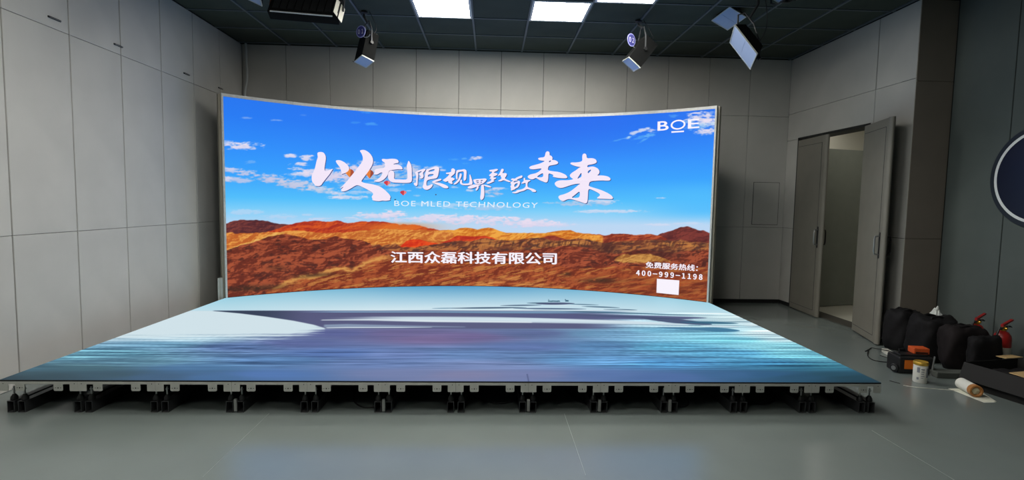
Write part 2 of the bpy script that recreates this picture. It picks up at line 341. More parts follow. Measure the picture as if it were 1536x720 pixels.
def sky_and_hills(u, v):
    top = np.interp(u, [330, 540, 750, 900, 1075], [142, 163, 174, 170, 160]); t = (v-top)/(338-top)
    ks = [0, .15, .4, .6, .78, .88, 1.0, 1.3]
    cl = np.array([(38,118,239), (38,123,243), (46,143,250), (54,161,252), (80,189,251), (128,206,248), (186,214,242), (200,216,240)], float)
    c = np.stack([np.interp(t, ks, cl[:, k]) for k in range(3)], -1)
    cen = np.exp(-((u-800)/230)**2)*np.clip(1-t*2.2, 0, 1)
    c = mixc(c, (24,98,236), .75*cen)
    right = sstep(900, 1060, u)*sstep(.6, .8, t)*(1-sstep(.86, 1.0, t)); c = mixc(c, (78,186,252), .8*right)
    n1 = fbm(u/9, v/3.2, 3, 4); n2 = fbm(u/26, v/7, 9, 3); n3 = fbm(u/3.6, v/1.5, 21, 3); n5 = fbm((u+v*1.5)/15, v/2.2, 23, 3)
    def cloud(cx, cy, ru, rv, a, col=(236,224,240), slope=0., hard=.5):
        nonlocal c
        y = v-cy-slope*(u-cx); d = ((u-cx)/ru)**2 + (y/rv)**2
        k = 1.0 - d*.85 - (n1-.5)*1.9 - (n3-.5)*1.1 - (n5-.5)*1.0; k = sstep(.0, hard+.55, k)*a*sstep(2.1, 1.2, d)
        sh = np.clip(y/rv*.5+.35+(n1-.5)*1.2, 0, 1); cc = np.asarray(col, float)*(1-sh[..., None]) + (np.asarray(col, float)*np.array((.90, .93, .97)))*sh[..., None]
        c = c*(1-k[..., None]) + cc*k[..., None]
    for q in [(370,177,9,2,.35), (415,180,9,2.4,.4), (457,172,7,2.5,.2), (553,168,17,3,.35,(110,200,250)), (557,186,10,3.2,.4,(110,200,250)), (533,184,9,2,.25,(110,200,250)),
              (363,219,30,6,.95), (341,216,10,5,.7), (435,234,11,3,.9), (460,237,13,4.5,.9), (449,246,16,3.2,.9), (375,243,14,3,.25),
              (345,255,18,4.5,.85,(226,214,236),.18), (370,260,24,6,.9,(214,208,232),.18), (405,268,34,7,.95,(208,204,230),.18), (445,277,36,8,.95,(202,204,228),.16), (480,285,28,5.5,.85,(208,212,232),.12), (505,290,18,3,.6),
              (358,270,27,5,.8,(210,206,232),.06), (338,268,10,4,.6),
              (455,261,26,4,.85), (448,253,14,3,.8), (475,258,26,5,.8), (487,268,22,5,.7), (500,263,22,9,.85,(224,214,236)),
              (530,262,34,14,.9,(222,212,234)), (560,252,48,11,.95,(226,214,236)), (585,262,40,16,.85,(186,206,230)), (612,254,28,8,.85,(206,208,232)), (545,278,40,8,.55,(176,204,232)), (632,262,26,8,.7,(206,208,232)), (650,252,16,4,.7), (640,275,24,7,.45),
              (520,296,32,3.5,.75), (540,289,26,3.5,.5), (505,297,14,2,.6), (590,285,16,3,.5), (625,281,10,2.2,.4), (625,293,6,1.5,.5), (592,278,8,2,.5), (613,286,4,1,.5),
              (712,238,12,3.2,.9,(232,222,240),-.12), (697,238,6,1.4,.4,(150,210,250)), (679,239,9,1.8,.3,(120,200,250)), (700,245,6,1.6,.25,(120,200,250)), (664,255,5,1.4,.7), (683,281,9,1.8,.6), (666,281,5,1.3,.5),
              (738,289,15,6,.85,(206,202,226)), (748,283,16,2,.7), (706,286,9,2.2,.7), (733,294,9,2.5,.5), (690,309,34,5,.5), (730,312,40,5,.55,(206,208,234)), (640,306,30,4,.35),
              (877,305,52,4.8,.8,(196,206,232)), (900,302,26,3,.6), (918,317,56,2.8,.65), (990,297,8,1,.6), (985,337,24,2.2,.4), (1030,335,30,2,.35),
              (1052,178,26,11,.95,(232,222,238),-.1), (1068,186,18,9,.9), (1050,190,26,5,.6,(170,214,246),-.15), (1062,196,18,4.5,.7), (1058,198,16,5,.85), (1035,184,14,4,.4,(140,206,248)),
              (958,197,17,3,.85,(230,228,242),-.3), (980,196,9,3.4,.8), (941,207,7,2.6,.9,(210,228,246),-.2), (966,204,16,3,.4,(120,204,250),-.3), (974,203,8,3,.5,(140,210,250)), (964,211,8,2,.45,(130,206,250),-.5), (1010,174,8,3,.35,(130,206,250)), (935,208,18,1.5,.4,(130,206,250),-.25)]: cloud(*q)
    # haze and puffs over the ridge
    for q in [(555,323,26,5.5,.8), (588,322,20,7,.9), (528,328,14,3,.5), (478,328,20,3.2,.5), (462,322,12,2,.35), (610,330,30,5,.6), (650,327,26,7,.85), (690,329,30,8.5,.9), (735,331,34,8.5,.9), (772,333,34,7.5,.85), (808,335,34,6,.8), (840,337,26,4,.5), (365,318,30,4,.35), (420,325,30,4,.3)]:
        cloud(*q[:5], col=(234,220,238), hard=.35)
    # ---- hills
    A = (330, 310, 4.8); B = (560, 310, 4.8); D = (800, 310, 4.8)
    def pts(*groups):
        p = []
        for (o, l) in groups: p += [(o[0]+a/o[2], o[1]+b/o[2]) for a, b in l]
        p.sort(); return [q[0] for q in p], [q[1] for q in p]
    wp = (fbm(u/45, v/22, 5, 3)-.5)*34
    def terr(a, b): return fbm((a+.6*b+wp)/30, (b*1.0+wp*.35)/13, 33, 5)
    rel = (terr(u, v)-terr(u-2.2, v-1.1))*7.5
    def terr2(a, b): return fbm((a-.5*b)/6, b/3.2, 35, 4)
    rel2 = (terr2(u, v)-terr2(u-.9, v-.6))*2.6
    strata = np.sin((v+wp*.25+(fbm(u/22, v/9, 15, 3)-.5)*16)/1.05)*.5*sstep(.42, .62, fbm(u/34, v/12, 25, 3))
    s1 = fbm(u/14, v/2.2+u/60, 31, 4); s2 = fbm(u/5.5, v/3, 41, 4); s3 = fbm(u/40, v/16, 51, 3); s4 = fbm(u/3+v/4, v/1.6-u/9, 61, 3)
    rug = (fbm(u/6, u*0+3.1, 71, 3)-.5)*2.0
    def layer(ridge, c1, c2, lo=None, u0=None, u1=None, tex=1., contrast=1., dark=None, gold=None, rough=1.):
        nonlocal c
        r = np.interp(u, *ridge) + rug*rough; mk = sstep(-.6, .6, v-r)
        if lo is not None: mk = mk*(1-sstep(-1.5, 1.5, v-np.interp(u, *lo)-(s2-.5)*5))
        lo_u, hi_u = (u0 if u0 is not None else ridge[0][0]), (u1 if u1 is not None else ridge[0][-1])
        mk = mk*sstep(lo_u-2, lo_u+2, u)*(1-sstep(hi_u-2, hi_u+2, u))
        k = np.clip(.47+rel*contrast*tex+rel2*tex*.7+strata*.16*contrast+(s3-.5)*1.0+(s1-.5)*.7*tex+(s4-.5)*.25, 0, 1)
        col = np.asarray(c1, float)*(1-k[..., None]) + np.asarray(c2, float)*k[..., None]
        if dark is not None: dk = sstep(.57, .72, fbm(u/11, (v-r*.5)/5, 81, 3))*.75; col = mixc(col, dark, dk)
        if gold is not None: gk = sstep(.56, .68, fbm(u/18, (v+u*.22)/2.4, 91, 4))*.8; col = mixc(col, gold, gk)
        c = c*(1-mk[..., None]) + col*mk[..., None]
    end = 1085
    layer(pts((A, [(0,125),(38,122),(90,103),(150,97),(230,95),(300,98),(370,112),(430,122),(490,130),(600,150)])), (80,36,42), (128,62,54), tex=.8)
    layer(pts((D, [(860,222),(890,208),(930,190),(1000,170),(1060,150),(1110,142),(1140,150),(1180,168),(1230,172),(1262,188),(1340,200)])), (84,34,34), (128,56,48), tex=.8, u1=end)
    layer(pts((D, [(380,200),(420,197),(470,200),(520,208),(560,198),(620,193),(690,197),(740,205),(800,200),(850,198),(890,205),(960,225)])), (126,44,28), (188,88,48), tex=1.)
    layer(pts((A, [(330,185),(430,152),(500,131),(560,115),(630,105),(690,97),(740,105),(790,110),(840,102),(870,105),(920,120),(960,115),(1000,108),(1100,106)]), (B, [(20,107),(60,108),(140,118),(190,130),(215,122),(240,130),(300,126),(360,145),(400,155),(440,160),(480,170),(620,180)])), (160,40,26), (212,84,30), tex=.8)
    oran = np.exp(-((u-590)/55)**2-((v-341)/7)**2); c = mixc(c, (226,120,34), .8*oran*sstep(330, 336, v))
    layer(pts((B, [(440,175),(480,170),(540,165),(580,168),(620,155),(660,150),(710,155),(750,165),(790,155),(830,150),(870,158),(920,178),(960,188),(1060,190),(1150,188)]), (D, [(0,190),(40,190),(90,190),(160,175),(220,170),(270,168),(310,185),(360,193),(420,195),(500,212)])), (198,104,26), (238,166,66), tex=.9, rough=.5)
    layer(pts((A, [(0,195),(38,188),(90,183),(105,196),(200,190),(300,186),(400,182),(480,176),(560,172),(640,178),(700,185),(780,192),(900,186),(1000,175),(1100,168)]), (B, [(0,165),(100,160),(250,165),(400,170),(480,172),(560,178)])), (188,96,38), (230,158,72), tex=1.2, u1=680)
    layer(pts((A, [(0,330),(40,312),(150,275),(230,245),(330,215),(400,185),(450,183)])), (206,140,60), (232,178,96), tex=.8, u1=426)
    layer(pts((B, [(190,288),(240,245),(290,233),(340,238),(400,255),(470,264)])), (204,42,14), (240,92,30), tex=.6, rough=.3)
    layer(pts((B, [(480,262),(540,240),(600,210),(660,210),(720,215),(800,210),(850,220),(900,240),(960,250)])), (176,40,22), (224,82,34), tex=.6, rough=.3)
    layer(pts((D, [(60,225),(110,210),(150,208),(200,225),(240,235)])), (130,44,34), (170,76,50), tex=.6, rough=.3)
    # grey-brown cliffs
    layer(pts((A, [(1060,275),(1150,272)]), (B, [(0,275),(60,285),(120,270),(160,265),(200,288),(300,292),(420,275),(520,258),(600,243),(700,250),(760,235),(810,225),(860,235),(920,240),(1000,245),(1080,235),(1130,225)]), (D, [(0,225),(70,222),(110,240),(180,246),(250,235),(330,228),(380,235),(440,245),(500,262),(600,250),(700,245),(800,240),(900,235),(1000,245),(1060,240),(1140,256),(1262,262),(1340,270)])), (106,54,38), (176,108,58), tex=1.1, contrast=1.6, dark=(72,44,40), u1=end)
    lit = np.exp(-((u-862)/34)**2-((v-366)/5)**2) + np.exp(-((u-1020)/45)**2-((v-367)/5)**2) + np.exp(-((u-770)/60)**2-((v-365)/6)**2)*.8
    c = mixc(c, (206,142,70), np.clip(lit, 0, 1)*.75*sstep(.42, .58, s1)*sstep(-1, 3, v-358))
    cr = sstep(.56, .66, fbm(u/2.2+v/7, v/14, 95, 2)); zone = np.clip(np.exp(-((u-770)/75)**2-((v-366)/6.5)**2)+np.exp(-((u-862)/34)**2-((v-366)/5)**2)+np.exp(-((u-1020)/48)**2-((v-367)/5)**2), 0, 1)
    c = mixc(c, (78,46,34), cr*zone*.7)
    # main brown slopes
    layer(pts((A, [(0,330),(40,314),(150,280),(260,250),(350,217),(430,199),(480,198),(560,215),(640,235),(760,235),(830,213),(860,222),(920,232),(1000,240),(1080,260),(1150,280)]), (B, [(0,300),(60,312),(160,318),(300,318),(420,312),(560,310),(700,312),(800,318),(960,318),(1100,312)]), (D, [(60,300),(160,290),(230,280),(330,290),(420,300),(500,330),(600,340),(760,310),(880,320),(1000,335),(1100,320),(1262,310),(1340,312)])), (104,42,28), (166,80,50), tex=1.15, contrast=1.3, dark=(70,32,26), u1=end)
    dk = np.exp(-((u-910)/20)**2-((v-372)/8)**2) + np.exp(-((u-990)/34)**2-((v-381)/8)**2)*.9; c = mixc(c, (62,32,30), np.clip(dk, 0, 1)*.7)
    # gold mound at right, light cap
    layer(pts((D, [(580,385),(605,362),(640,345),(680,340),(700,350),(760,338),(840,340),(900,358),(950,375),(990,392)])), (150,92,42), (206,150,76), lo=pts((D, [(580,385),(640,400),(700,402),(800,405),(900,400),(990,396)])), tex=1.2, rough=.4)
    # front slopes with golden ridges
    layer(pts((A, [(330,600),(400,577),(480,530),(600,490),(680,495),(740,465),(820,435),(890,432),(950,450),(1030,400),(1100,370),(1170,355)]), (B, [(60,352),(160,360),(300,400),(500,402),(700,400),(900,402),(1100,410)]), (D, [(60,390),(160,420),(300,450),(420,440),(560,430),(700,425),(900,440),(1100,430),(1262,440),(1340,442)])), (118,46,26), (170,84,44), tex=1.1, contrast=1.2, gold=(196,128,64), u1=end, rough=.7)
    ridge = np.interp(u, *pts((A, [(330,600),(400,577),(480,530),(600,490),(680,495),(740,465),(820,435),(890,432),(950,450),(1030,400),(1100,370),(1170,355),(1240,350)])))
    gk = np.exp(-((v-ridge-3-(s2-.5)*7)/3.2)**2)*sstep(395, 430, u)*(1-sstep(570, 600, u)); c = mixc(c, (222,162,84), gk*.85)
    rr = sstep(880, 960, u)*sstep(398, 412, v); k = np.clip(.5+(fbm(u/30, v/3.5, 101, 4)-.5)*3, 0, 1); c = mixc(c, np.array((98,40,22))*1.0, rr*.6*k); c = mixc(c, (160,74,36), rr*.5*(1-k))
    dk = np.exp(-((u-380)/48)**2-((v-432-(u-380)*-.05)/4.5)**2)*1.0 + np.exp(-((u-900)/28)**2-((v-421)/4)**2) + np.exp(-((u-850)/8)**2-((v-411)/3)**2) + np.exp(-((u-470)/36)**2-((v-413+(u-470)*.07)/3)**2)*.9 + np.exp(-((u-415)/16)**2-((v-402)/4)**2)*.6
    c = mixc(c, (52,38,26), np.clip(dk, 0, 1)*.72*sstep(.3, .52, s2+.12))
    for q in [(735,425,9,5,.9), (748,424,10,3,.6), (720,427,9,3,.6), (785,427,12,4,.6), (815,430,14,4,.6), (840,431,8,2.5,.6), (760,418,14,3,.4)]:
        k = np.exp(-((u-q[0])/q[2])**2-((v-q[1]-(s2-.5)*5)/q[3])**2)*q[4]; c = mixc(c, (224,158,84), k*sstep(.35, .6, s1+.1))
    return np.clip(c, 0, 255)

CTRL = [(1120,478,200,226,232),(1180,508,192,222,230),(1140,488,200,225,232),(1225,522,140,200,214),(1255,538,92,162,184),(1180,520,130,198,214),(450,515,84,98,148),(420,540,74,112,158),(720,548,112,132,178),(560,545,100,126,176),(10,566,52,72,82),(70,564,54,78,90),(160,562,60,88,104),(240,565,66,98,130),(320,566,72,112,158),(30,555,70,104,120),(160,530,92,146,170),(200,500,200,225,232),(100,532,104,160,180),(40,560,62,88,100),(120,552,66,100,114),(300,498,190,215,228),(250,517,108,158,188),(350,520,80,108,155),(200,542,74,114,136),(300,553,70,110,150),(400,562,82,122,182),
 (500,500,84,94,145),(600,500,100,95,140),(650,508,112,98,142),(700,505,104,94,140),(500,530,75,105,160),(600,532,100,124,176),(700,532,98,132,182),(600,560,115,130,175),(700,562,126,130,170),(800,562,116,128,174),(800,500,84,100,145),(800,520,84,108,160),
 (900,500,95,140,175),(900,520,80,128,174),(900,540,90,145,195),(900,562,86,118,174),(1000,495,110,175,205),(1000,520,85,160,195),(1000,545,70,136,188),(1000,565,76,110,166),(1100,490,178,216,228),(1100,510,112,192,214),(1100,530,80,152,192),(1150,545,58,124,166),
 (1100,562,60,104,150),(1200,530,112,186,206),(1200,550,50,110,140),(1250,562,38,80,100),(1310,574,30,60,74),(1200,565,40,82,110),(1150,562,48,94,134),(1280,566,32,68,84),(1240,550,60,126,148),(850,487,130,162,190),(1000,487,180,212,226),(1150,500,202,226,232),(150,480,205,225,232),(400,492,196,214,226),(280,508,170,205,222),(1060,500,120,186,210)]
def water(u, v, X, Y):
    vb = np.interp(u, [338,400,450,500,560,640,700,760,820,900,960,1010,1064], [447,441,437,434,431,429.5,429,429.5,430.5,435,440,445,452.5])
    t = np.clip((v-vb)/34, 0, 1)
    off = np.exp(-((u-700)/230)**2); c0 = mixc(np.zeros(u.shape+(3,))+np.array((158,210,226.)), (72,152,196), off)
    c = mixc(c0, (206,228,236), t**.8)
    P = np.array(CTRL, float); wsum = 0; acc = 0
    for p in P:
        w = 1/((((u-p[0])/95)**2 + ((v-p[1])/9.)**2)**1.7+.004); wsum = wsum+w; acc = acc + w[..., None]*p[2:5]
    low = acc/wsum[..., None]
    vv = v-466-(u-700)*.003
    st = fbm(u/130, v/1.3, 7, 4)-.5; st2 = fbm(u/60, v/.55, 17, 3)-.5
    amp = .35+1.0*sstep(470, 380, u)*sstep(498, 506, v)*(1-sstep(540, 556, v)) + .9*sstep(840, 960, u)*(1-sstep(548, 562, v)) + .5*sstep(517, 523, v)*(1-sstep(546, 552, v))
    amp = amp*(1-.75*sstep(553, 556, v))
    low = low*(1+(st*.7+st2*.5)[..., None]*amp[..., None]*np.array((1.2, 1., .85)))
    c = c*(1-sstep(-1, 6, vv+(st*14))[..., None]) + low*sstep(-1, 6, vv+(st*14))[..., None]
    # pale wedge at left
    we = np.interp(u, [0,319,360,400,440,470,487,500], [466.3,466.3,470,475,481,487,492,560]); wl_ = np.interp(u, [0,200,300,430,460,487,490], [520,506,504,503.5,499,492.5,480])
    k = sstep(-.6, .6, v-we)*(1-sstep(-5, 6, v-wl_-st*22-st2*8))*(u < 489); c = mixc(c, (206,224,231), k)
    # slate wave
    k = sstep(-.5, .5, v-466)*(1-sstep(-.6, .6, v-np.where(u < 487, we, 493)))*sstep(318, 322, u)*(1-sstep(860, 960, u))
    c = mixc(c, (80,84,120), k); c = mixc(c, (40,58,78), k*(1-sstep(380, 470, u))*.85)
    k2 = sstep(466.6, 467.2, v)*(1-sstep(468.4, 469, v))*sstep(430, 520, u)*(1-sstep(900, 950, u)); c = mixc(c, (126,168,200), k2*.85)
    def band(us, tp, bt, col, a=1., soft=.7):
        nonlocal c
        k = sstep(-soft, soft, v-np.interp(u, us, tp))*(1-sstep(-soft, soft, v-np.interp(u, us, bt)))*sstep(us[0], us[0]+4, u)*(1-sstep(us[-1]-4, us[-1], u))
        c = mixc(c, col, k*(a if not callable(a) else a(u)))
    band([460,560,650,800,900,1000,1035], [477.5,475,475,476,480,484,487], [480,481,483,484,485.5,487.3,488], (198,216,226), lambda u: sstep(470, 620, u), 1.4)
    band([480,560,650,800], [479.6,478.4,480,482.5], [480.6,480.5,482.8,484.2], (214,226,232), .9, .5)
    band([487,520,600,650], [491.2,490.3,490.4,490.8], [492.4,492,491.8,491.2], (206,220,228), .95, .4)
    band([484,520,600,700], [487,486,488,490], [491,490.5,490.5,490.8], (160,186,206), .6, 1.2)
    for (u0, v0, u1, v1, th, col) in [(648,462.5,690,462,1,(64,110,140)),(676,462.3,790,461.3,2.2,(50,78,104)),(750,458.4,812,457.6,1.7,(52,80,108)),(790,454.6,834,454.6,1.8,(48,84,108)),(804,455.6,862,455.2,3.4,(62,74,108)),(853,456,898,457.4,1.2,(60,96,120)),
          (872,459.4,930,461.6,1.6,(50,84,110)),(905,464,956,465,1.8,(50,86,112)),(770,462.6,880,463.6,2.2,(66,92,122)),(800,465.2,1040,472.8,1.6,(44,92,118)),(640,468.4,900,470,1.6,(100,140,172)),(700,473,1060,477,6.5,(76,82,122)),(860,472,1040,479,3,(66,80,114)),(960,476.5,1068,486.5,6.5,(58,72,106)),(1020,483,1108,485.2,3.4,(44,96,124)),(1040,493,1110,496,6,(52,112,146)),(985,491,1110,496,4,(66,120,154))]:
        s = np.clip((u-u0)/(u1-u0), 0, 1); w = th*np.sin(np.pi*s)**.6; vc = v0+(v1-v0)*s
        k = (1-sstep(-.5, .5, np.abs(v-vc)-w/2))*((u > u0) & (u < u1)); c = mixc(c, col, k*.92)
    for (u0, v0, u1, v1, th) in [(820,458,880,459,1.4),(640,464.6,1000,467,.9),(880,461.8,960,466.6,.8),(700,478.5,960,482,2.4),(830,480,1010,486,1.2),(1050,488.6,1110,490,2.4)]:
        s = np.clip((u-u0)/(u1-u0), 0, 1); w = th*np.sin(np.pi*s)**.6; vc = v0+(v1-v0)*s
        k = (1-sstep(-.5, .5, np.abs(v-vc)-w/2))*((u > u0) & (u < u1)); c = mixc(c, (210,226,234), k*.85)
    for (a, b, w, h) in [(831,451.8,9,.9),(850.5,451.3,2.4,1.2),(848,449.8,.7,1.2),(823,450.4,.5,1.6)]:
        k = ((np.abs(u-a) < w) & (np.abs(v-b) < h)).astype(float); c = mixc(c, (36,86,110), k*.85)
    fr = sstep(553, 557, v); c = mixc(c, np.zeros(3), fr*.06)
    line = (np.abs(X-.5) < .003)*(Y < .16)*1.0; c = mixc(c, (60,70,110), line*.7)
    return np.clip(c, 0, 255)

def grid_mesh(name, P, colors, material, parent):
    nr, nc = P.shape[:2]; me = bpy.data.meshes.new(name)
    idx = np.arange(nr*nc).reshape(nr, nc)
    q = np.stack([idx[:-1, :-1], idx[:-1, 1:], idx[1:, 1:], idx[1:, :-1]], -1).reshape(-1, 4)
    me.vertices.add(nr*nc); me.vertices.foreach_set('co', P.reshape(-1).astype(np.float32))
    me.loops.add(q.size); me.loops.foreach_set('vertex_index', q.reshape(-1).astype(np.int32))
    me.polygons.add(len(q)); me.polygons.foreach_set('loop_start', np.arange(0, q.size, 4, dtype=np.int32))
    me.update(calc_edges=True)
    at = me.attributes.new('picture', 'FLOAT_COLOR', 'POINT')
    L = np.ones((nr*nc, 4), np.float32); L[:, :3] = lin(colors.reshape(-1, 3)); at.data.foreach_set('color', L.reshape(-1))
    me.materials.append(material); return link(name, me, parent)

# ------------------------------------------------------------------ curved LED wall
TH = math.asin(3.0/ARC_R)
def arc(th, r, z): return (r*math.sin(th), ARC_CY+r*math.cos(th), z)
led = thing('led_wall', (0, 0, 0), 'large concave LED screen showing desert hills and blue sky with white lettering', 'led screen')
ins = .022/ARC_R
ths = np.linspace(-TH+ins, TH-ins, 860); zz = np.linspace(HD+.004, ZS-.036, 360)
T2, Z2g = np.meshgrid(ths, zz)
P = np.stack([ARC_R*np.sin(T2), ARC_CY+ARC_R*np.cos(T2), Z2g], -1)
uu, vv_ = project(P)
grid_mesh('display', P, sky_and_hills(uu, vv_), attr_emit('screen_picture', SCREEN_EMIT), led)
def arc_strip(r0, r1, z0, z1, t0, t1, n=64):
    v = []; f = []
    for th in np.linspace(t0, t1, n):
        v += [arc(th, r0, z0), arc(th, r1, z0), arc(th, r1, z1), arc(th, r0, z1)]
    for i in range(n-1):
        for k in range(4): f.append((i*4+k, i*4+(k+1) % 4, (i+1)*4+(k+1) % 4, (i+1)*4+k))
    f += [(0, 1, 2, 3), tuple((n-1)*4+k for k in (3, 2, 1, 0))]
    return v, f
m_trim = mat('silver_white_trim', (186,188,184), .4, metal=.2, var=.1, scale=30)
m_beige = mat('beige_side_profile', (150,143,128), .5, metal=.2)
MB().add(*arc_strip(ARC_R+.004, ARC_R+.1, 0, ZS-.01, -TH+.004, TH-.004)).build('housing', m_black, led)
segs = np.linspace(-TH, TH, 9)
for i in range(8):
    MB().add(*arc_strip(ARC_R-.012, ARC_R+.1, ZS-.036, ZS, segs[i]+.0003, segs[i+1]-.0003, 12)).build('top_trim', m_trim, led)
for sg in (-1, 1):
    a, b = sg*TH, sg*(TH-.0047)
    MB().add(*arc_strip(ARC_R-.012, ARC_R+.02, 0, ZS-.036, min(a, b), max(a, b), 3)).build('side_trim', m_trim, led)
    a, b = sg*(TH+.0045), sg*(TH-.002)
    MB().add(*arc_strip(ARC_R+.034, ARC_R+.1, 0, ZS-.004, min(a, b), max(a, b), 3)).build('side_profile', m_beige, led)
c = arc(-TH-.006, ARC_R+.0, 0)
MB().box(c[0]-.03, c[0]-.004, c[1]-.02, c[1]+.015, .03, .485).box(c[0]-.034, c[0]-.03, c[1]-.05, c[1]+.015, .03, .485).build('upright_bracket', m_plate, led)

# lettering on the picture: flat, following the curve
def on_screen(px, off): return on_arc(px[0], px[1], ARC_R-off)
def chaikin(p, n=2):
    for _ in range(n):
        q = []
        for i in range(len(p)):
            a, b = np.array(p[i], float), np.array(p[(i+1) % len(p)], float)
            q += [tuple(a*.75+b*.25), tuple(a*.25+b*.75)]
        p = q
    return p
def emit_mat(name, col, s=1.):
    return mat(name, (10,10,10), .6, emit=col, estr=s)
m_letter = emit_mat('letter_white', (240,228,246)); m_letter_sh = emit_mat('letter_shadow', (38,62,128)); m_letter_pure = emit_mat('letter_pure_white', (246,240,250))
def fill_loops(loops):
    """fills closed loops (outer and holes) through a flat curve; returns points and faces"""
    cu = bpy.data.curves.new('fill', 'CURVE'); cu.dimensions = '2D'; cu.fill_mode = 'BOTH'
    for lp in loops:
        sp = cu.splines.new('POLY'); sp.points.add(len(lp)-1); sp.use_cyclic_u = True
        for p, q in zip(sp.points, lp): p.co = (q[0], q[1], 0, 1)
    o = bpy.data.objects.new('fill', cu); COL.objects.link(o)
    dg = bpy.context.evaluated_depsgraph_get(); dg.update(); e = o.evaluated_get(dg); me = e.to_mesh()
    v = [(x.co.x, x.co.y) for x in me.vertices]; f = [tuple(p.vertices) for p in me.polygons]
    e.to_mesh_clear(); bpy.data.objects.remove(o); bpy.data.curves.remove(cu)
    return v, f
def glyph_polys(name, shapes, origin, scale, off=.011):
    """shapes: list of loops lists [outer, hole...] in crop pixels"""
    filled = [fill_loops([chaikin([(origin[0]+a/scale, origin[1]+b/scale) for a, b in lp]) for lp in loops]) for loops in shapes]
    for part, dx, dy, o, mm in ((name+'_shadow', 1.0, .9, .0015, m_letter_sh), (name, 0, 0, off, m_letter)):
        V = []; Fc = []
        for v, f in filled:
            Fc += [tuple(i+len(V) for i in t) for t in f]; V += [tuple(on_screen((p[0]+dx, p[1]+dy), o)) for p in v]
        me = bpy.data.meshes.new(part); me.from_pydata(V, [], Fc); me.materials.append(mm); link(part, me, led)
A_ = ((460, 215), 7.579); B_ = ((555, 230), 10.285); C_ = ((660, 235), 9.6); D_ = ((785, 215), 7.2)
glyph_polys('brush_character', [
 [[(122,105),(150,97),(185,100),(210,125),(220,165),(212,220),(202,280),(205,310),(220,318),(250,308),(305,283),(280,320),(262,350),(225,395),(185,445),(158,487),(95,485),(88,465),(62,440),(55,390),(62,350),(85,310),(100,260),(112,200),(128,155),(122,130)]],
 [[(328,200),(345,190),(385,192),(430,215),(465,245),(485,275),(478,310),(455,328),(430,342),(385,352),(400,340),(392,320),(385,285),(370,262),(345,232)]],
 [[(602,85),(620,75),(655,74),(690,90),(725,120),(750,160),(757,205),(745,250),(715,300),(675,355),(645,395),(615,435),(660,452),(720,460),(790,475),(850,500),(900,540),(940,580),(957,610),(945,635),(955,645),(900,655),(860,650),(830,658),(780,655),(745,645),(748,625),(735,608),(765,570),(700,530),(640,500),(580,472),(545,485),(500,515),(440,545),(400,548),(385,530),(430,485),(370,520),(400,490),(450,440),(500,380),(555,310),(610,240),(637,200),(640,160),(625,115)]]], *A_)
glyph_polys('brush_character', [
 [[(178,95),(200,83),(260,92),(320,82),(390,85),(430,100),(443,130),(435,148),(390,155),(350,168),(390,172),(450,178),(490,205),(505,235),(495,248),(430,245),(330,258),(300,265),(285,290),(275,330),(245,375),(200,415),(150,440),(100,440),(55,430),(90,415),(140,385),(175,345),(195,305),(185,292),(155,300),(120,325),(85,330),(55,320),(75,290),(60,270),(90,240),(150,232),(210,228),(225,215),(235,190),(220,175),(235,160),(225,140),(195,125)]],
 [[(300,272),(330,262),(360,275),(375,300),(375,345),(370,385),(385,402),(440,400),(520,405),(570,400),(580,370),(575,300),(570,230),(565,190),(580,155),(590,115),(605,120),(625,160),(640,190),(645,250),(645,330),(650,400),(640,440),(610,455),(530,458),(430,455),(350,450),(310,430),(285,400),(275,360),(280,310)]]], *B_)
glyph_polys('brush_character', [
 [[(690,295),(720,290),(745,300),(745,350),(735,420),(735,490),(715,508),(690,495),(670,470),(690,450),(710,460),(712,400),(712,330)]],
 [[(690,295),(740,265),(800,245),(840,235),(860,245),(845,270),(815,300),(820,325),(830,350),(815,385),(780,390),(765,375),(790,355),(760,335),(755,320),(790,290),(800,270),(750,290),(710,303)]],
 [[(870,245),(930,235),(985,210),(1020,200),(1055,210),(1070,235),(1062,290),(1050,345),(1035,380),(1000,390),(930,400),(880,415),(870,450),(870,490),(885,505),(920,490),(960,470),(970,490),(945,530),(900,560),(860,565),(825,545),(808,515),(825,480),(830,440),(840,390),(850,320),(860,280)],
  [(905,265),(990,240),(1000,255),(980,275),(900,290)], [(895,325),(985,315),(975,345),(890,370)]],
 [[(955,450),(1010,445),(1090,460),(1150,480),(1200,505),(1212,530),(1190,540),(1140,538),(1095,510),(1050,490),(1000,470)]],
 [[(950,440),(1000,415),(1060,395),(1095,390),(1105,405),(1085,420),(1020,440),(965,450)]]], *B_)
glyph_polys('brush_character', [
 [[(158,190),(175,168),(200,170),(222,195),(215,215),(215,235),(200,255),(175,275),(150,300),(180,300),(215,320),(205,335),(180,345),(172,360),(185,385),(170,395),(140,385),(118,370),(120,350),(105,355),(80,365),(45,345),(40,335),(75,315),(110,285),(140,250),(100,252),(82,240),(90,230),(130,228),(165,215)]],
 [[(235,205),(255,190),(310,188),(345,178),(375,190),(385,215),(380,270),(378,320),(362,345),(340,345),(340,300),(345,240),(340,210),(300,215),(255,225),(252,280),(255,320),(240,330),(228,300),(230,250)]],
 [[(285,245),(305,240),(315,260),(305,300),(280,350),(245,385),(215,402),(190,395),(220,370),(255,335),(275,300)]],
 [[(300,330),(318,335),(315,370),(325,388),(370,388),(410,385),(425,370),(425,300),(425,255),(435,255),(450,300),(465,350),(470,385),(455,405),(400,412),(340,412),(300,400),(285,375),(290,345)]]], *C_)
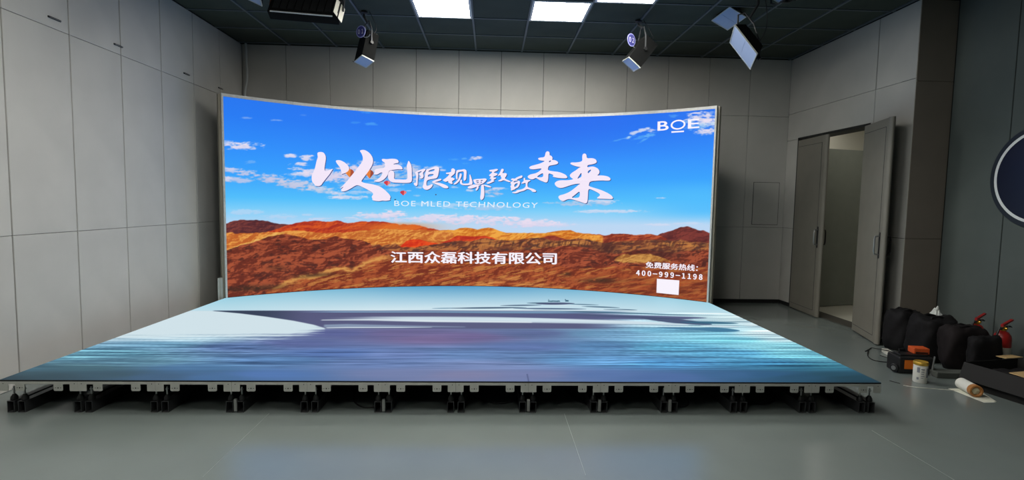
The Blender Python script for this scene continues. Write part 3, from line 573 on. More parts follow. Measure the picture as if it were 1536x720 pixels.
glyph_polys('brush_character', [
 [[(478,330),(520,322),(600,318),(650,312),(675,322),(665,345),(640,370),(615,392),(560,395),(520,398),(495,380),(485,355)],
  [(515,345),(560,340),(560,352),(520,358)], [(585,338),(620,334),(610,350),(585,352)], [(525,368),(560,365),(560,378),(528,382)], [(585,363),(605,361),(600,375),(585,378)]],
 [[(470,400),(530,400),(600,400),(560,420),(500,445),(440,462),(405,455),(395,440),(420,425)]],
 [[(600,400),(650,405),(700,415),(740,435),(735,445),(690,440),(640,420)]],
 [[(530,425),(555,420),(560,440),(545,470),(530,488),(510,485),(515,465),(528,450)]],
 [[(595,400),(630,405),(635,450),(640,520),(635,580),(620,610),(600,625),(582,615),(578,590),(588,520),(590,450)]]], *C_)
glyph_polys('brush_character', [
 [[(705,200),(720,190),(770,185),(810,175),(835,180),(830,200),(790,215),(770,230),(800,235),(830,245),(825,262),(790,280),(770,285),(768,300),(800,300),(815,312),(775,330),(770,345),(790,350),(760,365),(710,390),(675,390),(670,375),(700,362),(740,345),(735,315),(715,320),(720,305),(738,285),(712,280),(705,265),(740,240),(755,215),(720,215)]],
 [[(880,180),(905,172),(918,185),(915,205),(895,235),(920,238),(950,235),(965,250),(955,280),(930,310),(960,330),(1000,345),(1020,360),(1000,368),(960,355),(915,335),(880,355),(845,355),(835,345),(870,330),(890,310),(875,285),(870,265),(845,275),(825,275),(850,250),(870,215)]]], *C_)
glyph_polys('brush_character', [
 [[(1018,330),(1040,310),(1075,320),(1100,300),(1150,280),(1175,268),(1190,280),(1180,305),(1140,315),(1100,335),(1120,345),(1150,350),(1155,375),(1140,420),(1115,450),(1090,455),(1080,470),(1050,480),(1030,490),(1018,475),(1025,450),(1010,430),(1030,405),(1015,385),(1015,365),(1060,345),(1035,340)], [(1070,400),(1108,380),(1122,388),(1104,425),(1070,440)], [(1062,352),(1100,346),(1128,352),(1100,362),(1058,372)]],
 [[(1200,320),(1220,300),(1228,315),(1225,335),(1260,335),(1295,335),(1305,350),(1270,360),(1260,385),(1260,420),(1265,440),(1310,455),(1360,470),(1388,492),(1375,510),(1330,508),(1315,485),(1255,462),(1215,490),(1150,505),(1120,520),(1080,530),(1040,520),(1040,510),(1090,505),(1110,480),(1160,475),(1210,455),(1235,430),(1235,390),(1230,375),(1205,385),(1170,390),(1180,370),(1210,345)]]], *C_)
glyph_polys('brush_character', [
 [[(240,100),(255,85),(275,87),(285,105),(283,130),(305,135),(318,160),(308,180),(340,180),(370,195),(378,212),(365,225),(320,235),(275,242),(265,270),(268,293),(320,302),(380,308),(430,325),(465,345),(478,370),(460,378),(400,376),(350,370),(312,358),(330,345),(300,330),(270,322),(270,380),(262,415),(245,425),(210,412),(170,395),(135,370),(110,388),(80,390),(50,372),(45,355),(75,335),(130,325),(170,305),(205,270),(160,275),(110,282),(75,278),(60,262),(80,245),(130,232),(175,220),(210,205),(235,190),(195,187),(165,178),(158,160),(185,153),(225,150),(235,130)],
  [(145,360),(180,335),(215,318),(216,360),(190,368),(160,366)], [(278,190),(300,183),(296,200),(275,205)]]], *D_)
glyph_polys('brush_character', [
 [[(640,118),(660,107),(682,120),(685,165),(740,158),(780,170),(795,195),(785,215),(740,228),(690,235),(692,262),(740,248),(775,255),(810,275),(825,305),(815,335),(790,348),(850,346),(910,355),(940,375),(942,395),(920,405),(850,400),(770,405),(715,415),(710,440),(705,462),(760,480),(830,500),(900,530),(950,560),(972,590),(960,603),(880,600),(780,597),(830,565),(825,545),(790,525),(740,500),(700,490),(698,570),(692,635),(675,652),(640,640),(580,620),(510,600),(470,605),(430,628),(395,612),(375,580),(390,562),(440,550),(500,525),(560,480),(600,445),(620,435),(560,438),(500,455),(430,480),(385,483),(350,460),(335,432),(360,408),(400,398),(480,400),(545,388),(520,375),(497,348),(520,320),(570,290),(605,262),(625,258),(575,250),(530,235),(505,220),(515,205),(570,208),(640,195),(635,150)],
  [(515,588),(560,555),(612,510),(610,585),(560,590)], [(695,300),(735,278),(725,305),(697,328)], [(580,385),(605,345),(628,312),(630,362),(600,376)]]], *D_)

_fontcache = {}
def text_mesh(s, bold=0., space=1.):
    cu = bpy.data.curves.new('txt', 'FONT'); cu.body = s; cu.size = 1; cu.offset = bold; cu.fill_mode = 'FRONT'; cu.space_character = space; cu.resolution_u = 3
    o = bpy.data.objects.new('txt', cu); COL.objects.link(o)
    dg = bpy.context.evaluated_depsgraph_get(); dg.update(); e = o.evaluated_get(dg); me = e.to_mesh()
    v = np.array([x.co[:] for x in me.vertices]); f = [tuple(p.vertices) for p in me.polygons]
    e.to_mesh_clear(); bpy.data.objects.remove(o); bpy.data.curves.remove(cu)
    lo, hi = v.min(0), v.max(0); v = (v-lo)/np.maximum(hi-lo, 1e-6)
    return v, f
def subdiv_tri(v, f): return v, f
def screen_text(name, s, quad, material, bold=0., space=1., off=.0035, label=None, fat=0.):
    """quad px: top-left, top-right, bottom-right, bottom-left"""
    v, f = text_mesh(s, bold, space); q = [np.array(p, float) for p in quad]
    V = []; f0 = f; f = []
    for i, (dx, dy) in enumerate([(0, 0)] if not fat else [(-fat, 0), (fat, 0), (0, fat*.5), (0, -fat*.5), (fat*.6, fat*.4), (-fat*.6, -fat*.4)]):
        f += [tuple(j+len(V) for j in t) for t in f0]
        for x, y, _ in v:
            top = q[0]*(1-x)+q[1]*x; bot = q[3]*(1-x)+q[2]*x; V.append(tuple(on_screen(bot*(1-y)+top*y+np.array((dx, dy)), off+i*.00004)))
    me = bpy.data.meshes.new(name); me.from_pydata(V, [], f); me.materials.append(material)
    o = link(name, me, led)
    if label: o['label'] = label
    return o
screen_text('slogan_line', 'BOE MLED TECHNOLOGY', [(591.5,301), (807,304), (806,312), (591.5,309)], emit_mat('letter_pale', (226,238,250)), .0, 1.15)
screen_text('company_line', '江西众磊科技有限公司', [(586.5,377), (834.8,379), (834.5,396.5), (586.5,394)], m_letter_pure, fat=.75)
screen_text('hotline_caption', '免费服务热线：', [(968.8,392.6), (1047,397.5), (1046,407), (968.5,401.5)], m_letter_pure, fat=.35)
screen_text('hotline_number', '４００－９９９－１１９８', [(954.6,405.2), (1053.4,411.7), (1053.2,419.8), (954.4,412.8)], m_letter_pure, fat=.5)
K_ = lambda a, b: (920+a/9, 170+b/9)
screen_text('logo_letter', 'B', [K_(598,112), K_(745,98), K_(748,226), K_(596,236)], m_letter_pure, .012)
screen_text('logo_letter', 'E', [K_(1008,82), K_(1160,70), K_(1160,196), K_(1006,208)], m_letter_pure, .012)
V = []; n = 40
for k in range(n):
    a = 2*math.pi*k/n; tilt = -9*math.cos(a)
    for rx, ry in ((100, 66), (76, 47)): V.append(tuple(on_screen(K_(874+rx*math.cos(a), 153+ry*math.sin(a)+tilt*rx/100), .0035)))
me = bpy.data.meshes.new('logo_ring'); me.from_pydata(V, [], [(2*k, 2*((k+1) % n), 2*((k+1) % n)+1, 2*k+1) for k in range(n)]); me.materials.append(m_letter_pure); link('logo_ring', me, led)
def screen_quad(name, pts, material, off=.0035):
    me = bpy.data.meshes.new(name); me.from_pydata([tuple(on_screen(p, off)) for p in pts], [], [tuple(range(len(pts)))]); me.materials.append(material); return link(name, me, led)
screen_quad('logo_bar', [K_(783,243), K_(955,233), K_(953,252), K_(785,263)], m_letter_pure)
Q_ = lambda a, b: (930+a/8, 370+b/8)
screen_quad('white_card', [Q_(443,384), Q_(712,405), Q_(703,580), Q_(438,553)], m_letter_pure)
# hot-air balloons in the picture
def balloon(cx, cy, rx, ry, c1, c2):
    for nm, f0, f1, mm in (('balloon_envelope', -1, .2, emit_mat('b%d%d%d' % c1, c1)), ('balloon_stripe', .2, 1, emit_mat('b%d%d%d' % c2, c2))):
        pts = []
        for a in np.linspace(0, 2*math.pi, 24, endpoint=False):
            x = math.cos(a); y = math.sin(a); x = min(max(x, f0), f1)
            w = 1 if y < 0 else (1-.75*y)
            pts.append((cx+rx*x*w, cy+ry*y*(1.15 if y > 0 else .9)))
        screen_quad(nm, pts, mm, .002)
balloon(524.5, 259, 6.5, 6, (226,128,44), (168,70,40)); balloon(554.5, 260.5, 6, 6.3, (226,120,44), (150,62,44))
balloon(580.7, 274.3, 5, 3.6, (206,42,58), (232,120,120)); balloon(605, 289, 5, 3.6, (196,40,58), (228,120,124)); balloon(653.8, 292, 1.1, 1.1, (60,60,90), (60,60,90)); balloon(592.8, 299.3, 1.6, .8, (30,36,60), (30,36,60))

# ------------------------------------------------------------------ LED floor on levelling feet
deck = thing('led_floor', (0, 1.6, 0), 'low LED stage floor showing blue water, raised on levelling feet', 'led floor')
DO = Vector((0, 1.6, 0))
def dpart(mb, name, material, smooth=False, parent=deck):
    mb.v = [tuple(Vector(p)-DO) for p in mb.v]; return mb.build(name, material, parent, smooth)
nc, nr = 661, 330
xs = np.linspace(-3.0, 3.0, nc); tt = np.linspace(0, 1, nr)**1.45
yb = ARC_CY + np.sqrt(ARC_R**2-xs**2) - .012
X2_, T_ = np.meshgrid(xs, tt); Y2_ = T_*yb[None, :]
P = np.stack([X2_, Y2_, np.full_like(X2_, HD)], -1); uu, vv_ = project(P)
cw = water(uu, vv_, X2_, Y2_)
grid_mesh('display_surface', P-np.array([0, 1.6, 0]), cw, attr_emit('floor_picture', SCREEN_EMIT), deck)
# black rim below the display
v = []; f = []; n = 61
xe = np.linspace(-3, 3, n); ye = ARC_CY+np.sqrt(ARC_R**2-xe**2)-.012
out = [(-3, 0), (3, 0)] + [(xe[i], ye[i]) for i in range(n-1, -1, -1)]
k = len(out); v = [(x, y, z) for z in (HD-.012, HD-.0008) for x, y in out]
f = [(i, (i+1) % k, (i+1) % k+k, i+k) for i in range(k)] + [tuple(range(k))[::-1]]
dpart(MB().add(v, f), 'black_rim', m_black)
v = [(x*.985, max(y, .22), z) for z in (HD-.065, HD-.012) for x, y in out]
f = [(i, (i+1) % k, (i+1) % k+k, i+k) for i in range(k)] + [tuple(range(k))[::-1]]
dpart(MB().add(v, f), 'cabinet_underside', mat('cabinet_black', (20,22,24), .6))
# front frame plates, one per 0.5 m cabinet
def plate_outline():
    t0, h = 0., .0; rail, full = .017, .064
    def tab(x0, x1, z, r=.008):
        return [(x0, -rail), (x0, -z+r), (x0+r*.3, -z+r*.3), (x0+r, -z), (x1-r, -z), (x1-r*.3, -z+r*.3), (x1, -z+r), (x1, -rail)]
    w = .4985
    p = [(0, 0), (0, -full), (.05, -full), (.053, -full+.004), (.053, -rail)]
    p += tab(.097, .156, full-.001) + tab(w-.156, w-.097, full-.001)
    p += [(w-.053, -rail), (w-.053, -full+.004), (w-.05, -full), (w, -full), (w, 0)]
    return p
outl = plate_outline()
pm = MB().prism(outl, .004).mesh('frame_plate', m_plate)
hm = MB()
for cx_ in (.1265, .4985-.1265):
    hm.lathe([(.0045, 0), (.0045, .001)], 8, Matrix.Translation((cx_, 0, -.042)) @ Matrix.Rotation(math.pi/2, 4, 'X'))
    for d in (-.016, .016): hm.box(cx_+d-.004, cx_+d+.004, -.001, 0, -.0435, -.0405)
for cx_ in (.022, .4985-.022): hm.lathe([(.003, 0), (.003, .001)], 6, Matrix.Translation((cx_, 0, -.014)) @ Matrix.Rotation(math.pi/2, 4, 'X'))
hmm = hm.mesh('screw_holes', m_black)
for i in range(12):
    pl_ = link('frame_plate', pm, deck, (-3+.5*i+.00075, -.002-1.6, HD-.011))
    link('screw_holes', hmm, pl_, (0, -.0004, 0))
# tubes on the floor, with screws that carry the cabinets
def beam_mesh():
    w, h, t, L = .023, .078, .0035, 2.75
    mb = MB(); mb.box(-w, -w+t, 0, L, 0, h).box(w-t, w, 0, L, 0, h).box(-w+t, w-t, 0, L, 0, t).box(-w+t, w-t, 0, L, h-t, h)
    return mb.mesh('support_tube', m_darksteel)
bmh = beam_mesh()
scr = MB().tube([(0, 0, .078), (0, 0, HD-.065)], .0055, 8).lathe([(.011, .152), (.011, .158)], 6).mesh('levelling_screw', m_steel, True)
nut = MB().lathe([(.02, .078), (.022, .085), (.02, .1), (.012, .112), (.01, .118)], 12).mesh('screw_collar', m_black, True)
beams = []
for i in range(13):
    x = -3+.5*i
    for s_ in ((-.036, .036) if 0 < i < 12 else ((.03, .1) if i == 0 else (-.1, -.03))):
        b = link('support_tube', bmh, deck, (x+s_, .035-1.6, 0))
        for yy in (.03, .52, 1.02, 1.52):
            sc_ = link('levelling_screw', scr, b, (0, yy, 0))
            link('screw_collar', nut, b, (0, yy, 0))
# clamps between tubes and a cross tie
for i in (3, 5, 7, 8, 9): dpart(MB().bbox(-3+.5*i-.006, -3+.5*i+.014, .03, .05, .01, .095, .002, 1), 'tube_clamp', mat('zinc_clamp', (150,152,150), .4, metal=.6))
m_cable = mat('black_cable', (18,18,20), .5)
def loop_cable(name, pts, r, label, cat, material=m_cable, group=None):
    P_ = [Vector(p) for p in pts]; Q = []
    for i in range(len(P_)-1):
        a, b, c_, d = P_[max(i-1, 0)], P_[i], P_[i+1], P_[min(i+2, len(P_)-1)]
        for t_ in np.linspace(0, 1, 8, endpoint=False):
            Q.append(.5*((2*b)+(c_-a)*t_+(2*a-5*b+4*c_-d)*t_**2+(3*b-a-3*c_+d)*t_**3))
    Q.append(P_[-1]); base = Vector((P_[0].x, P_[0].y, 0))
    return tag(MB().tube([q-base for q in Q], r, 6).build(name, material, None, True, base), label, cat, group)
for (x, y, w, lab) in [(-.62, .22, .13, 'left of the middle'), (.30, .3, .16, 'near the middle'), (1.0, .26, .12, 'right of the middle'), (1.62, .24, .1, 'under the right half'), (2.22, .3, .2, 'near the right end')]:
    loop_cable('floor_cable', [(x-w*1.4, y+.25, .006), (x-w, y+.02, .006), (x-w*.3, y-.1, .006), (x+w*.5, y-.09, .007), (x+w, y+.02, .008), (x+w*.8, y+.16, .03), (x+w*.3, y+.26, .16)], .006, 'black cable loop lying under the LED floor, '+lab, 'cable', group='cables under the LED floor')
t = thing('steel_offcut', (-2.78, .42, 0), 'pale metal strip leaning under the left end of the LED floor', 'metal strip')
MB().bbox(-.2, .18, -.03, .03, -.004, .004, .002, 1, Matrix.Translation((0, 0, .105)) @ Matrix.Rotation(-.28, 4, 'Y')).build('strip', m_steel, t)
MB().bbox(-.02, .02, -.015, .015, 0, .07, .003, 1, Matrix.Translation((-.16, 0, 0))).build('foot', m_darksteel, t)

# ------------------------------------------------------------------ studio lamps hanging from the ceiling
def lamp(name, c, x, z, n, w, h, depth, label, taper=.8, yoke=True, barn=(), hang=None, split=False, cable=True, group='studio lamps hanging from the ceiling'):
    top = hang if hang is not None else (c[0], c[1], HC)
    t = thing(name, (top[0], top[1], HC), label, 'studio lamp', group); O = Vector((top[0], top[1], HC))
    M = Matrix.Translation(-O) @ axes(c, x, z, n)
    W_, H_ = w/2, h/2; a = taper
    v = [(-W_, .006, -H_), (W_, .006, -H_), (W_, .006, H_), (-W_, .006, H_), (-W_*a, depth, -H_*a), (W_*a, depth, -H_*a), (W_*a, depth, H_*a), (-W_*a, depth, H_*a)]
    MB().add([M @ Vector(p) for p in v], [(0,1,2,3), (4,7,6,5), (0,4,5,1), (1,5,6,2), (2,6,7,3), (3,7,4,0)]).build('body', m_fixture, t)
    r = .008
    mb = MB(); 
    for (x0, x1, z0, z1) in [(-W_, W_, -H_, -H_+r), (-W_, W_, H_-r, H_), (-W_, -W_+r, -H_+r, H_-r), (W_-r, W_, -H_+r, H_-r)]: mb.box(x0, x1, -.004, .008, z0, z1, M)
    mb.build('rim', m_plate, t)
    if split:
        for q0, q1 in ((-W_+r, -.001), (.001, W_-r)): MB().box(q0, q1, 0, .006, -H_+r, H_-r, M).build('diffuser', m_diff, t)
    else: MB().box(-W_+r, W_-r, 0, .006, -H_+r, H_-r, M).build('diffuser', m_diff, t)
    # cooling fins on the back
    mb = MB()
    for k_ in range(5): mb.box(-W_*a*.8, W_*a*.8, depth, depth+.02, -H_*a*.7+k_*H_*a*.35-.003, -H_*a*.7+k_*H_*a*.35+.003, M)
    mb.build('cooling_fins', m_black, t)
    for (side, ang, ln) in barn:
        q = Matrix.Identity(4)
        if side == 'R': loc = M @ Matrix.Translation((W_, 0, 0)) @ Matrix.Rotation(ang, 4, 'Z'); bx_ = (0, ln, -.0015, .0015, -H_, H_)
        elif side == 'L': loc = M @ Matrix.Translation((-W_, 0, 0)) @ Matrix.Rotation(-ang, 4, 'Z'); bx_ = (-ln, 0, -.0015, .0015, -H_, H_)
        elif side == 'T': loc = M @ Matrix.Translation((0, 0, H_)) @ Matrix.Rotation(-ang, 4, 'X'); bx_ = (-W_, W_, -.0015, .0015, 0, ln)
        else: loc = M @ Matrix.Translation((0, 0, -H_)) @ Matrix.Rotation(ang, 4, 'X'); bx_ = (-W_, W_, -.0015, .0015, -ln, 0)
        MB().box(*bx_, loc).build('barn_door', m_fixture if ln < .1 else m_plate, t)
    L_ = M @ Vector((-W_*.92-.012, depth*.6, 0)); R_ = M @ Vector((W_*.92+.012, depth*.6, 0)); mid = (L_+R_)/2
    up = Vector((0, 0, -.10)); 
    if yoke:
        lift = Vector((0, 0, min(.0 - mid.z - .06, .26)))
        MB().tube([L_, L_+lift*.6, L_*.4+mid*.6+lift, R_*.4+mid*.6+lift, R_+lift*.6, R_], .009, 6).build('yoke', m_darksteel, t, True)
        k0 = mid+lift
        MB().tube([k0, Vector((0, 0, k0.z*.4)), Vector((0, 0, .0))], .013, 8).build('stem', m_darksteel, t, True)
        MB().lathe([(.04, 0), (.04, -.02), (.018, -.03)], 12).build('ceiling_mount', m_black, t, True)
        for kk in (L_, R_): MB().lathe([(.02, -.012), (.02, .012)], 10, Matrix.Translation(kk) @ M.to_3x3().to_4x4() @ Matrix.Rotation(math.pi/2, 4, 'Y')).build('tilt_knob', m_black, t, True)
    if cable:
        b0 = M @ Vector((W_*.3, depth+.01, 0)); pts_ = []
        for s_ in np.linspace(0, 1, 12): pts_.append(b0*(1-s_)+Vector((.06, 0, 0))*s_ + Vector((.07*math.sin(s_*3.1), 0, -.06*math.sin(s_*3.1))))
        MB().tube(pts_, .004, 6).build('cable', m_cable, t, True)
    return t, O
def number_disc(t, O, c, r, digits, tilt):
    M = Matrix.Translation(Vector(c)-O) @ Matrix.Rotation(tilt, 4, 'Z')
    RX = Matrix.Rotation(math.pi/2, 4, 'X')
    d = MB().lathe([(r, 0), (r, .004)], 28, M @ RX).build('number_disc', mat('disc_pale_blue', (150,152,205), .5), t)
    MB().lathe([(r*.86, .004), (r*.86, .0055)], 28, M @ RX).build('disc_field', mat('disc_navy', (52,52,120), .5), d)
    v, f = text_mesh(digits, .0); w, h = r*1.15, r*.75
    me = bpy.data.meshes.new('digits'); me.from_pydata([tuple(M @ Vector(((p[0]-.5)*w, -.0065, (p[1]-.5)*h))) for p in v], [], f); me.materials.append(mat('digit_white', (235,235,240), .5)); link('digits', me, d)
    ch = MB(); 
    for k_ in range(8):
        a = math.pi+math.pi*k_/7; p = M @ Vector((r*1.2+r*.55*math.cos(a)*1.3, 0, -r*.7+r*.35*math.sin(a))); ch.lathe([(.004, -.004), (.006, 0), (.004, .004)], 6, Matrix.Translation(p))
    ch.build('bead_chain', m_steel, t)
t, O = lamp('studio_lamp', (-1.237, 2.6, 3.021), (.63, -.756, .179), (-.768, -.571, .289), (-.116, -.32, -.94), .20, .15, .34, 'black studio lamp with round tag 01, hung above the screen left of centre', .95, barn=(('L', .5, .07), ('R', 2.3, .05)), hang=(-1.27, 2.75, HC))
number_disc(t, O, on_plane(541.5, 47.5, 1, 2.52), .066, '０１', -.5)
t, O = lamp('studio_lamp', (1.82, 2.6, 3.075), (.123, -.992, -.033), (-.785, -.118, .609), (-.607, -.049, -.793), .195, .183, .33, 'black studio lamp with round tag 02, hung above the screen right of centre', .98, hang=(1.93, 2.75, HC))
number_disc(t, O, on_plane(946.8, 60, 1, 2.52), .072, '０２', .65)
P1X, P1Z, P1N = (.274, -.942, .194), (-.909, -.188, .372), (-.314, -.278, -.908)
lamp('studio_lamp', (2.851, 2.401, 3.553), P1X, P1Z, P1N, .294, .235, .04, 'flat blue-faced panel lamp partly behind the other one, top right', .9, split=True, hang=(2.9, 2.5, HC))
lamp('studio_lamp', (2.791, 1.9, 3.088), (.522, -.255, -.814), (-.33, -.94, .084), (-.786, .225, -.575), .374, .46, .1, 'steeply tilted pale-faced panel lamp at top right, lowest of the group', .75, split=True, hang=(2.93, 1.9, HC))
lamp('studio_lamp', tuple(on_plane(1172, -14, 1, 1.9)), P1X, P1Z, P1N, .274, .219, .05, 'panel lamp at the top right edge, only its corner showing', .9, hang=(3.3, 2.0, HC+.0))
lamp('studio_lamp', tuple(on_plane(371, -12, 1, 1.9)), P1X, P1Z, P1N, .30, .25, .05, 'blue-faced panel lamp at the top left, only its corner showing', .9, hang=(-2.1, 2.0, HC))
# long softlight seen from behind and below
t = thing('studio_lamp', (-1.64, 1.95, HC), 'long black softlight with pale edge line, hung at the top left', 'studio lamp', 'studio lamps hanging from the ceiling'); O = Vector((-1.64, 1.95, HC))
M = Matrix.Translation((0, -.02, -.27)) @ Matrix.Rotation(math.radians(3), 4, 'Y') @ Matrix.Rotation(math.radians(-30), 4, 'X')
MB().bbox(-.34, .34, -.05, .05, -.14, .14, .008, 2, M).build('body', m_fixture, t)
mb = MB()
for k_ in range(9): mb.box(-.3+k_*.072, -.24+k_*.072, -.056, -.05, -.09, .09, M)
mb.build('vent_ribs', m_black, t)
MB().box(-.31, .29, -.055, -.048, -.142, -.13, M).build('edge_strip', m_alu, t)
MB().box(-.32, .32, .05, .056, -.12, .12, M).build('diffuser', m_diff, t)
MB().box(-.002, .002, -.11, .03, -.13, .06, M @ Matrix.Translation((.35, 0, 0)) @ Matrix.Rotation(-.35, 4, 'Z')).build('barn_door', mat('pale_flap', (222,218,200), .5), t)
MB().box(-.002, .002, -.03, .03, -.03, .1, M @ Matrix.Translation((-.35, 0, 0))).build('side_bracket', mat('brown_bracket', (120,70,48), .5), t)
MB().tube([M @ Vector((-.36, 0, 0)), M @ Vector((-.36, 0, .1))+Vector((0, 0, .08)), M @ Vector((0, 0, .1))+Vector((0, 0, .1)), M @ Vector((.36, 0, .1))+Vector((0, 0, .08)), M @ Vector((.36, 0, 0))], .009, 6).build('yoke', m_darksteel, t, True)
MB().tube([(0, 0, -.06), (0, 0, 0)], .014, 8).build('stem', m_darksteel, t, True)
MB().box(-.02, .02, -.054, -.05, .06, .09, M @ Matrix.Translation((-.22, 0, 0))).build('label_sticker', m_alu, t)

# ------------------------------------------------------------------ things on the walls
for (y0, y1, lab) in [(.92, 1.043, 'nearest of the four'), (1.648, 1.762, 'second of the four'), (2.76, 2.872, 'third of the four'), (3.522, 3.631, 'last of the four, beside the screen')]:
    t = thing('wall_clip', (XL, (y0+y1)/2, 2.876), 'short dark metal clip on the left wall seam, '+lab, 'clip', 'clips on the left wall')
    MB().bbox(0, .012, -(y1-y0)/2, (y1-y0)/2, -.006, .008, .002, 1).build('bar', mat('clip_dark', (40,42,44), .4, metal=.4), t)
    MB().box(.012, .016, -(y1-y0)/2+.01, (y1-y0)/2-.01, -.004, .0).build('lip', m_steel, t)
t = loop_cable('corner_conduit', [(XL+.05, YB-.03, 2.0), (XL+.045, YB-.03, 2.75), (XL+.05, YB-.035, 2.95), (XL+.085, YB-.04, 3.15), (XL+.08, YB-.04, 3.4), (XL+.07, YB-.03, HC)], .017, 'pale flexible conduit in the rear left corner above the screen', 'conduit', mat('conduit_grey', (170,174,174), .5))
t = thing('round_sign', (XN, .895, 1.77), 'round navy wall sign with white ring at the right edge', 'sign')
MR = Matrix.Rotation(-math.pi/2, 4, 'Y')
MB().lathe([(.465, 0), (.465, .02), (.46, .025)], 64, MR).build('backing_disc', mat('sign_dark_rim', (34,40,46), .4), t)
v = []; f = []; n = 64
for k_ in range(n):
    a = 2*math.pi*k_/n
    for r_ in (.418, .392): v.append((-.0275, r_*math.cos(a), r_*math.sin(a)))
MB().add(v, [(2*k_, 2*((k_+1) % n), 2*((k_+1) % n)+1, 2*k_+1) for k_ in range(n)]).build('white_ring', mat('sign_white', (225,228,226), .5), t)
MB().lathe([(.392, .025), (.392, .027)], 64, MR).build('inner_disc', mat('sign_navy', (24,25,40), .3), t)

# ------------------------------------------------------------------ things on the floor at the right
random.seed(4)
m_bag = mat('black_nylon', (19,18,20), .8, spec=.3, var=.25, scale=9, bump=.3, bscale=25)
m_bag2 = mat('dark_brown_nylon', (24,19,20), .8, spec=.3, var=.25, scale=9, bump=.3, bscale=25)
def soft_bag(name, loc, size, rz, label, seed, material, sag=.15, handles=True, pieces=()):
    t = thing(name, loc, label, 'bag', rz=rz, group='black bags against the right wall')
    sx, sy, sz = size; bm = bmesh.new(); bmesh.ops.create_cube(bm, size=1); bmesh.ops.subdivide_edges(bm, edges=bm.edges, cuts=11, use_grid_fill=True)
    for v in bm.verts:
        p = v.co*2; n4 = (abs(p.x)**4+abs(p.y)**4+abs(p.z)**4)**.25; q = p/n4
        nz = float(fbm(np.array([q.x*2.2+seed]), np.array([q.y*2.2+q.z*1.7+seed*3]), seed, 3)[0])-.5
        nz2 = float(fbm(np.array([q.x*6+q.z*3]), np.array([q.y*6-q.z*4+seed]), seed+5, 2)[0])-.5
        k_ = 1+nz*.35*(.3+.7*(q.z+1)/2)+nz2*.1
        top = 1-sag*math.cos(q.x*2.2)*.5 if q.z > 0 else 1
        v.co = Vector((q.x*sx/2*k_, q.y*sy/2*k_, max((q.z*k_*top+1)*sz/2, 0)))
    for v in bm.verts:
        if v.co.z < sz*.06: v.co.z = 0
    me = bpy.data.meshes.new('body'); bm.to_mesh(me); bm.free(); me.materials.append(material)
    me.polygons.foreach_set('use_smooth', [True]*len(me.polygons)); link('body', me, t)
    if handles:
        for s_ in (-1, 1):
            pts_ = [(-sx*.2, s_*sy*.12, sz*.78), (-sx*.16, s_*sy*.16, sz*.97), (0, s_*sy*.2, sz*1.0), (sx*.16, s_*sy*.16, sz*.97), (sx*.2, s_*sy*.12, sz*.78)]
            MB().tube(pts_, .011, 6).build('carry_strap', m_bag, t, True)
    MB().tube([(-sx*.36, 0, sz*.83), (-sx*.15, .01, sz*.93), (sx*.15, 0, sz*.93), (sx*.36, 0, sz*.83)], .006, 5).build('zip', m_darksteel, t, True)
    return t
soft_bag('equipment_bag', (4.53, 1.69, 0), (.30, .27, .43), .2, 'slumped black bag nearest the open door', 3, m_bag)
soft_bag('equipment_bag', (4.53, 1.325, 0), (.38, .30, .44), .05, 'bulky black bag in the middle of the pile', 7, m_bag)
soft_bag('equipment_bag', (4.58, 1.05, 0), (.36, .19, .41), -.08, 'dark brownish bag in front of the fire extinguishers', 12, m_bag2)
soft_bag('equipment_bag', (4.87, 1.60, 0), (.28, .40, .32), 0, 'low black bag against the narrow wall return', 19, m_bag, handles=False)
t = thing('plastic_bag', (4.80, 1.60, .30), 'crumpled white plastic bag sticking up behind the black bags', 'bag')
bm = bmesh.new(); bmesh.ops.create_icosphere(bm, subdivisions=3, radius=1)
for v in bm.verts:
    k_ = 1+.5*(float(fbm(np.array([v.co.x*3+9]), np.array([v.co.y*3+v.co.z*2]), 3, 3)[0])-.5)
    tp = 1-.55*max(v.co.z, 0); v.co = Vector((v.co.x*.06*k_*tp, v.co.y*.06*k_*tp, (v.co.z+.8)*.085*k_))
me = bpy.data.meshes.new('film'); bm.to_mesh(me); bm.free(); me.materials.append(mat('white_film', (205,210,206), .4)); link('film', me, t)
MB().tube([(0, 0, .1), (.012, 0, .16), (.02, .006, .175)], [.02, .012, .006], 6).build('knot', mat('white_film', (205,210,206)), t, True)

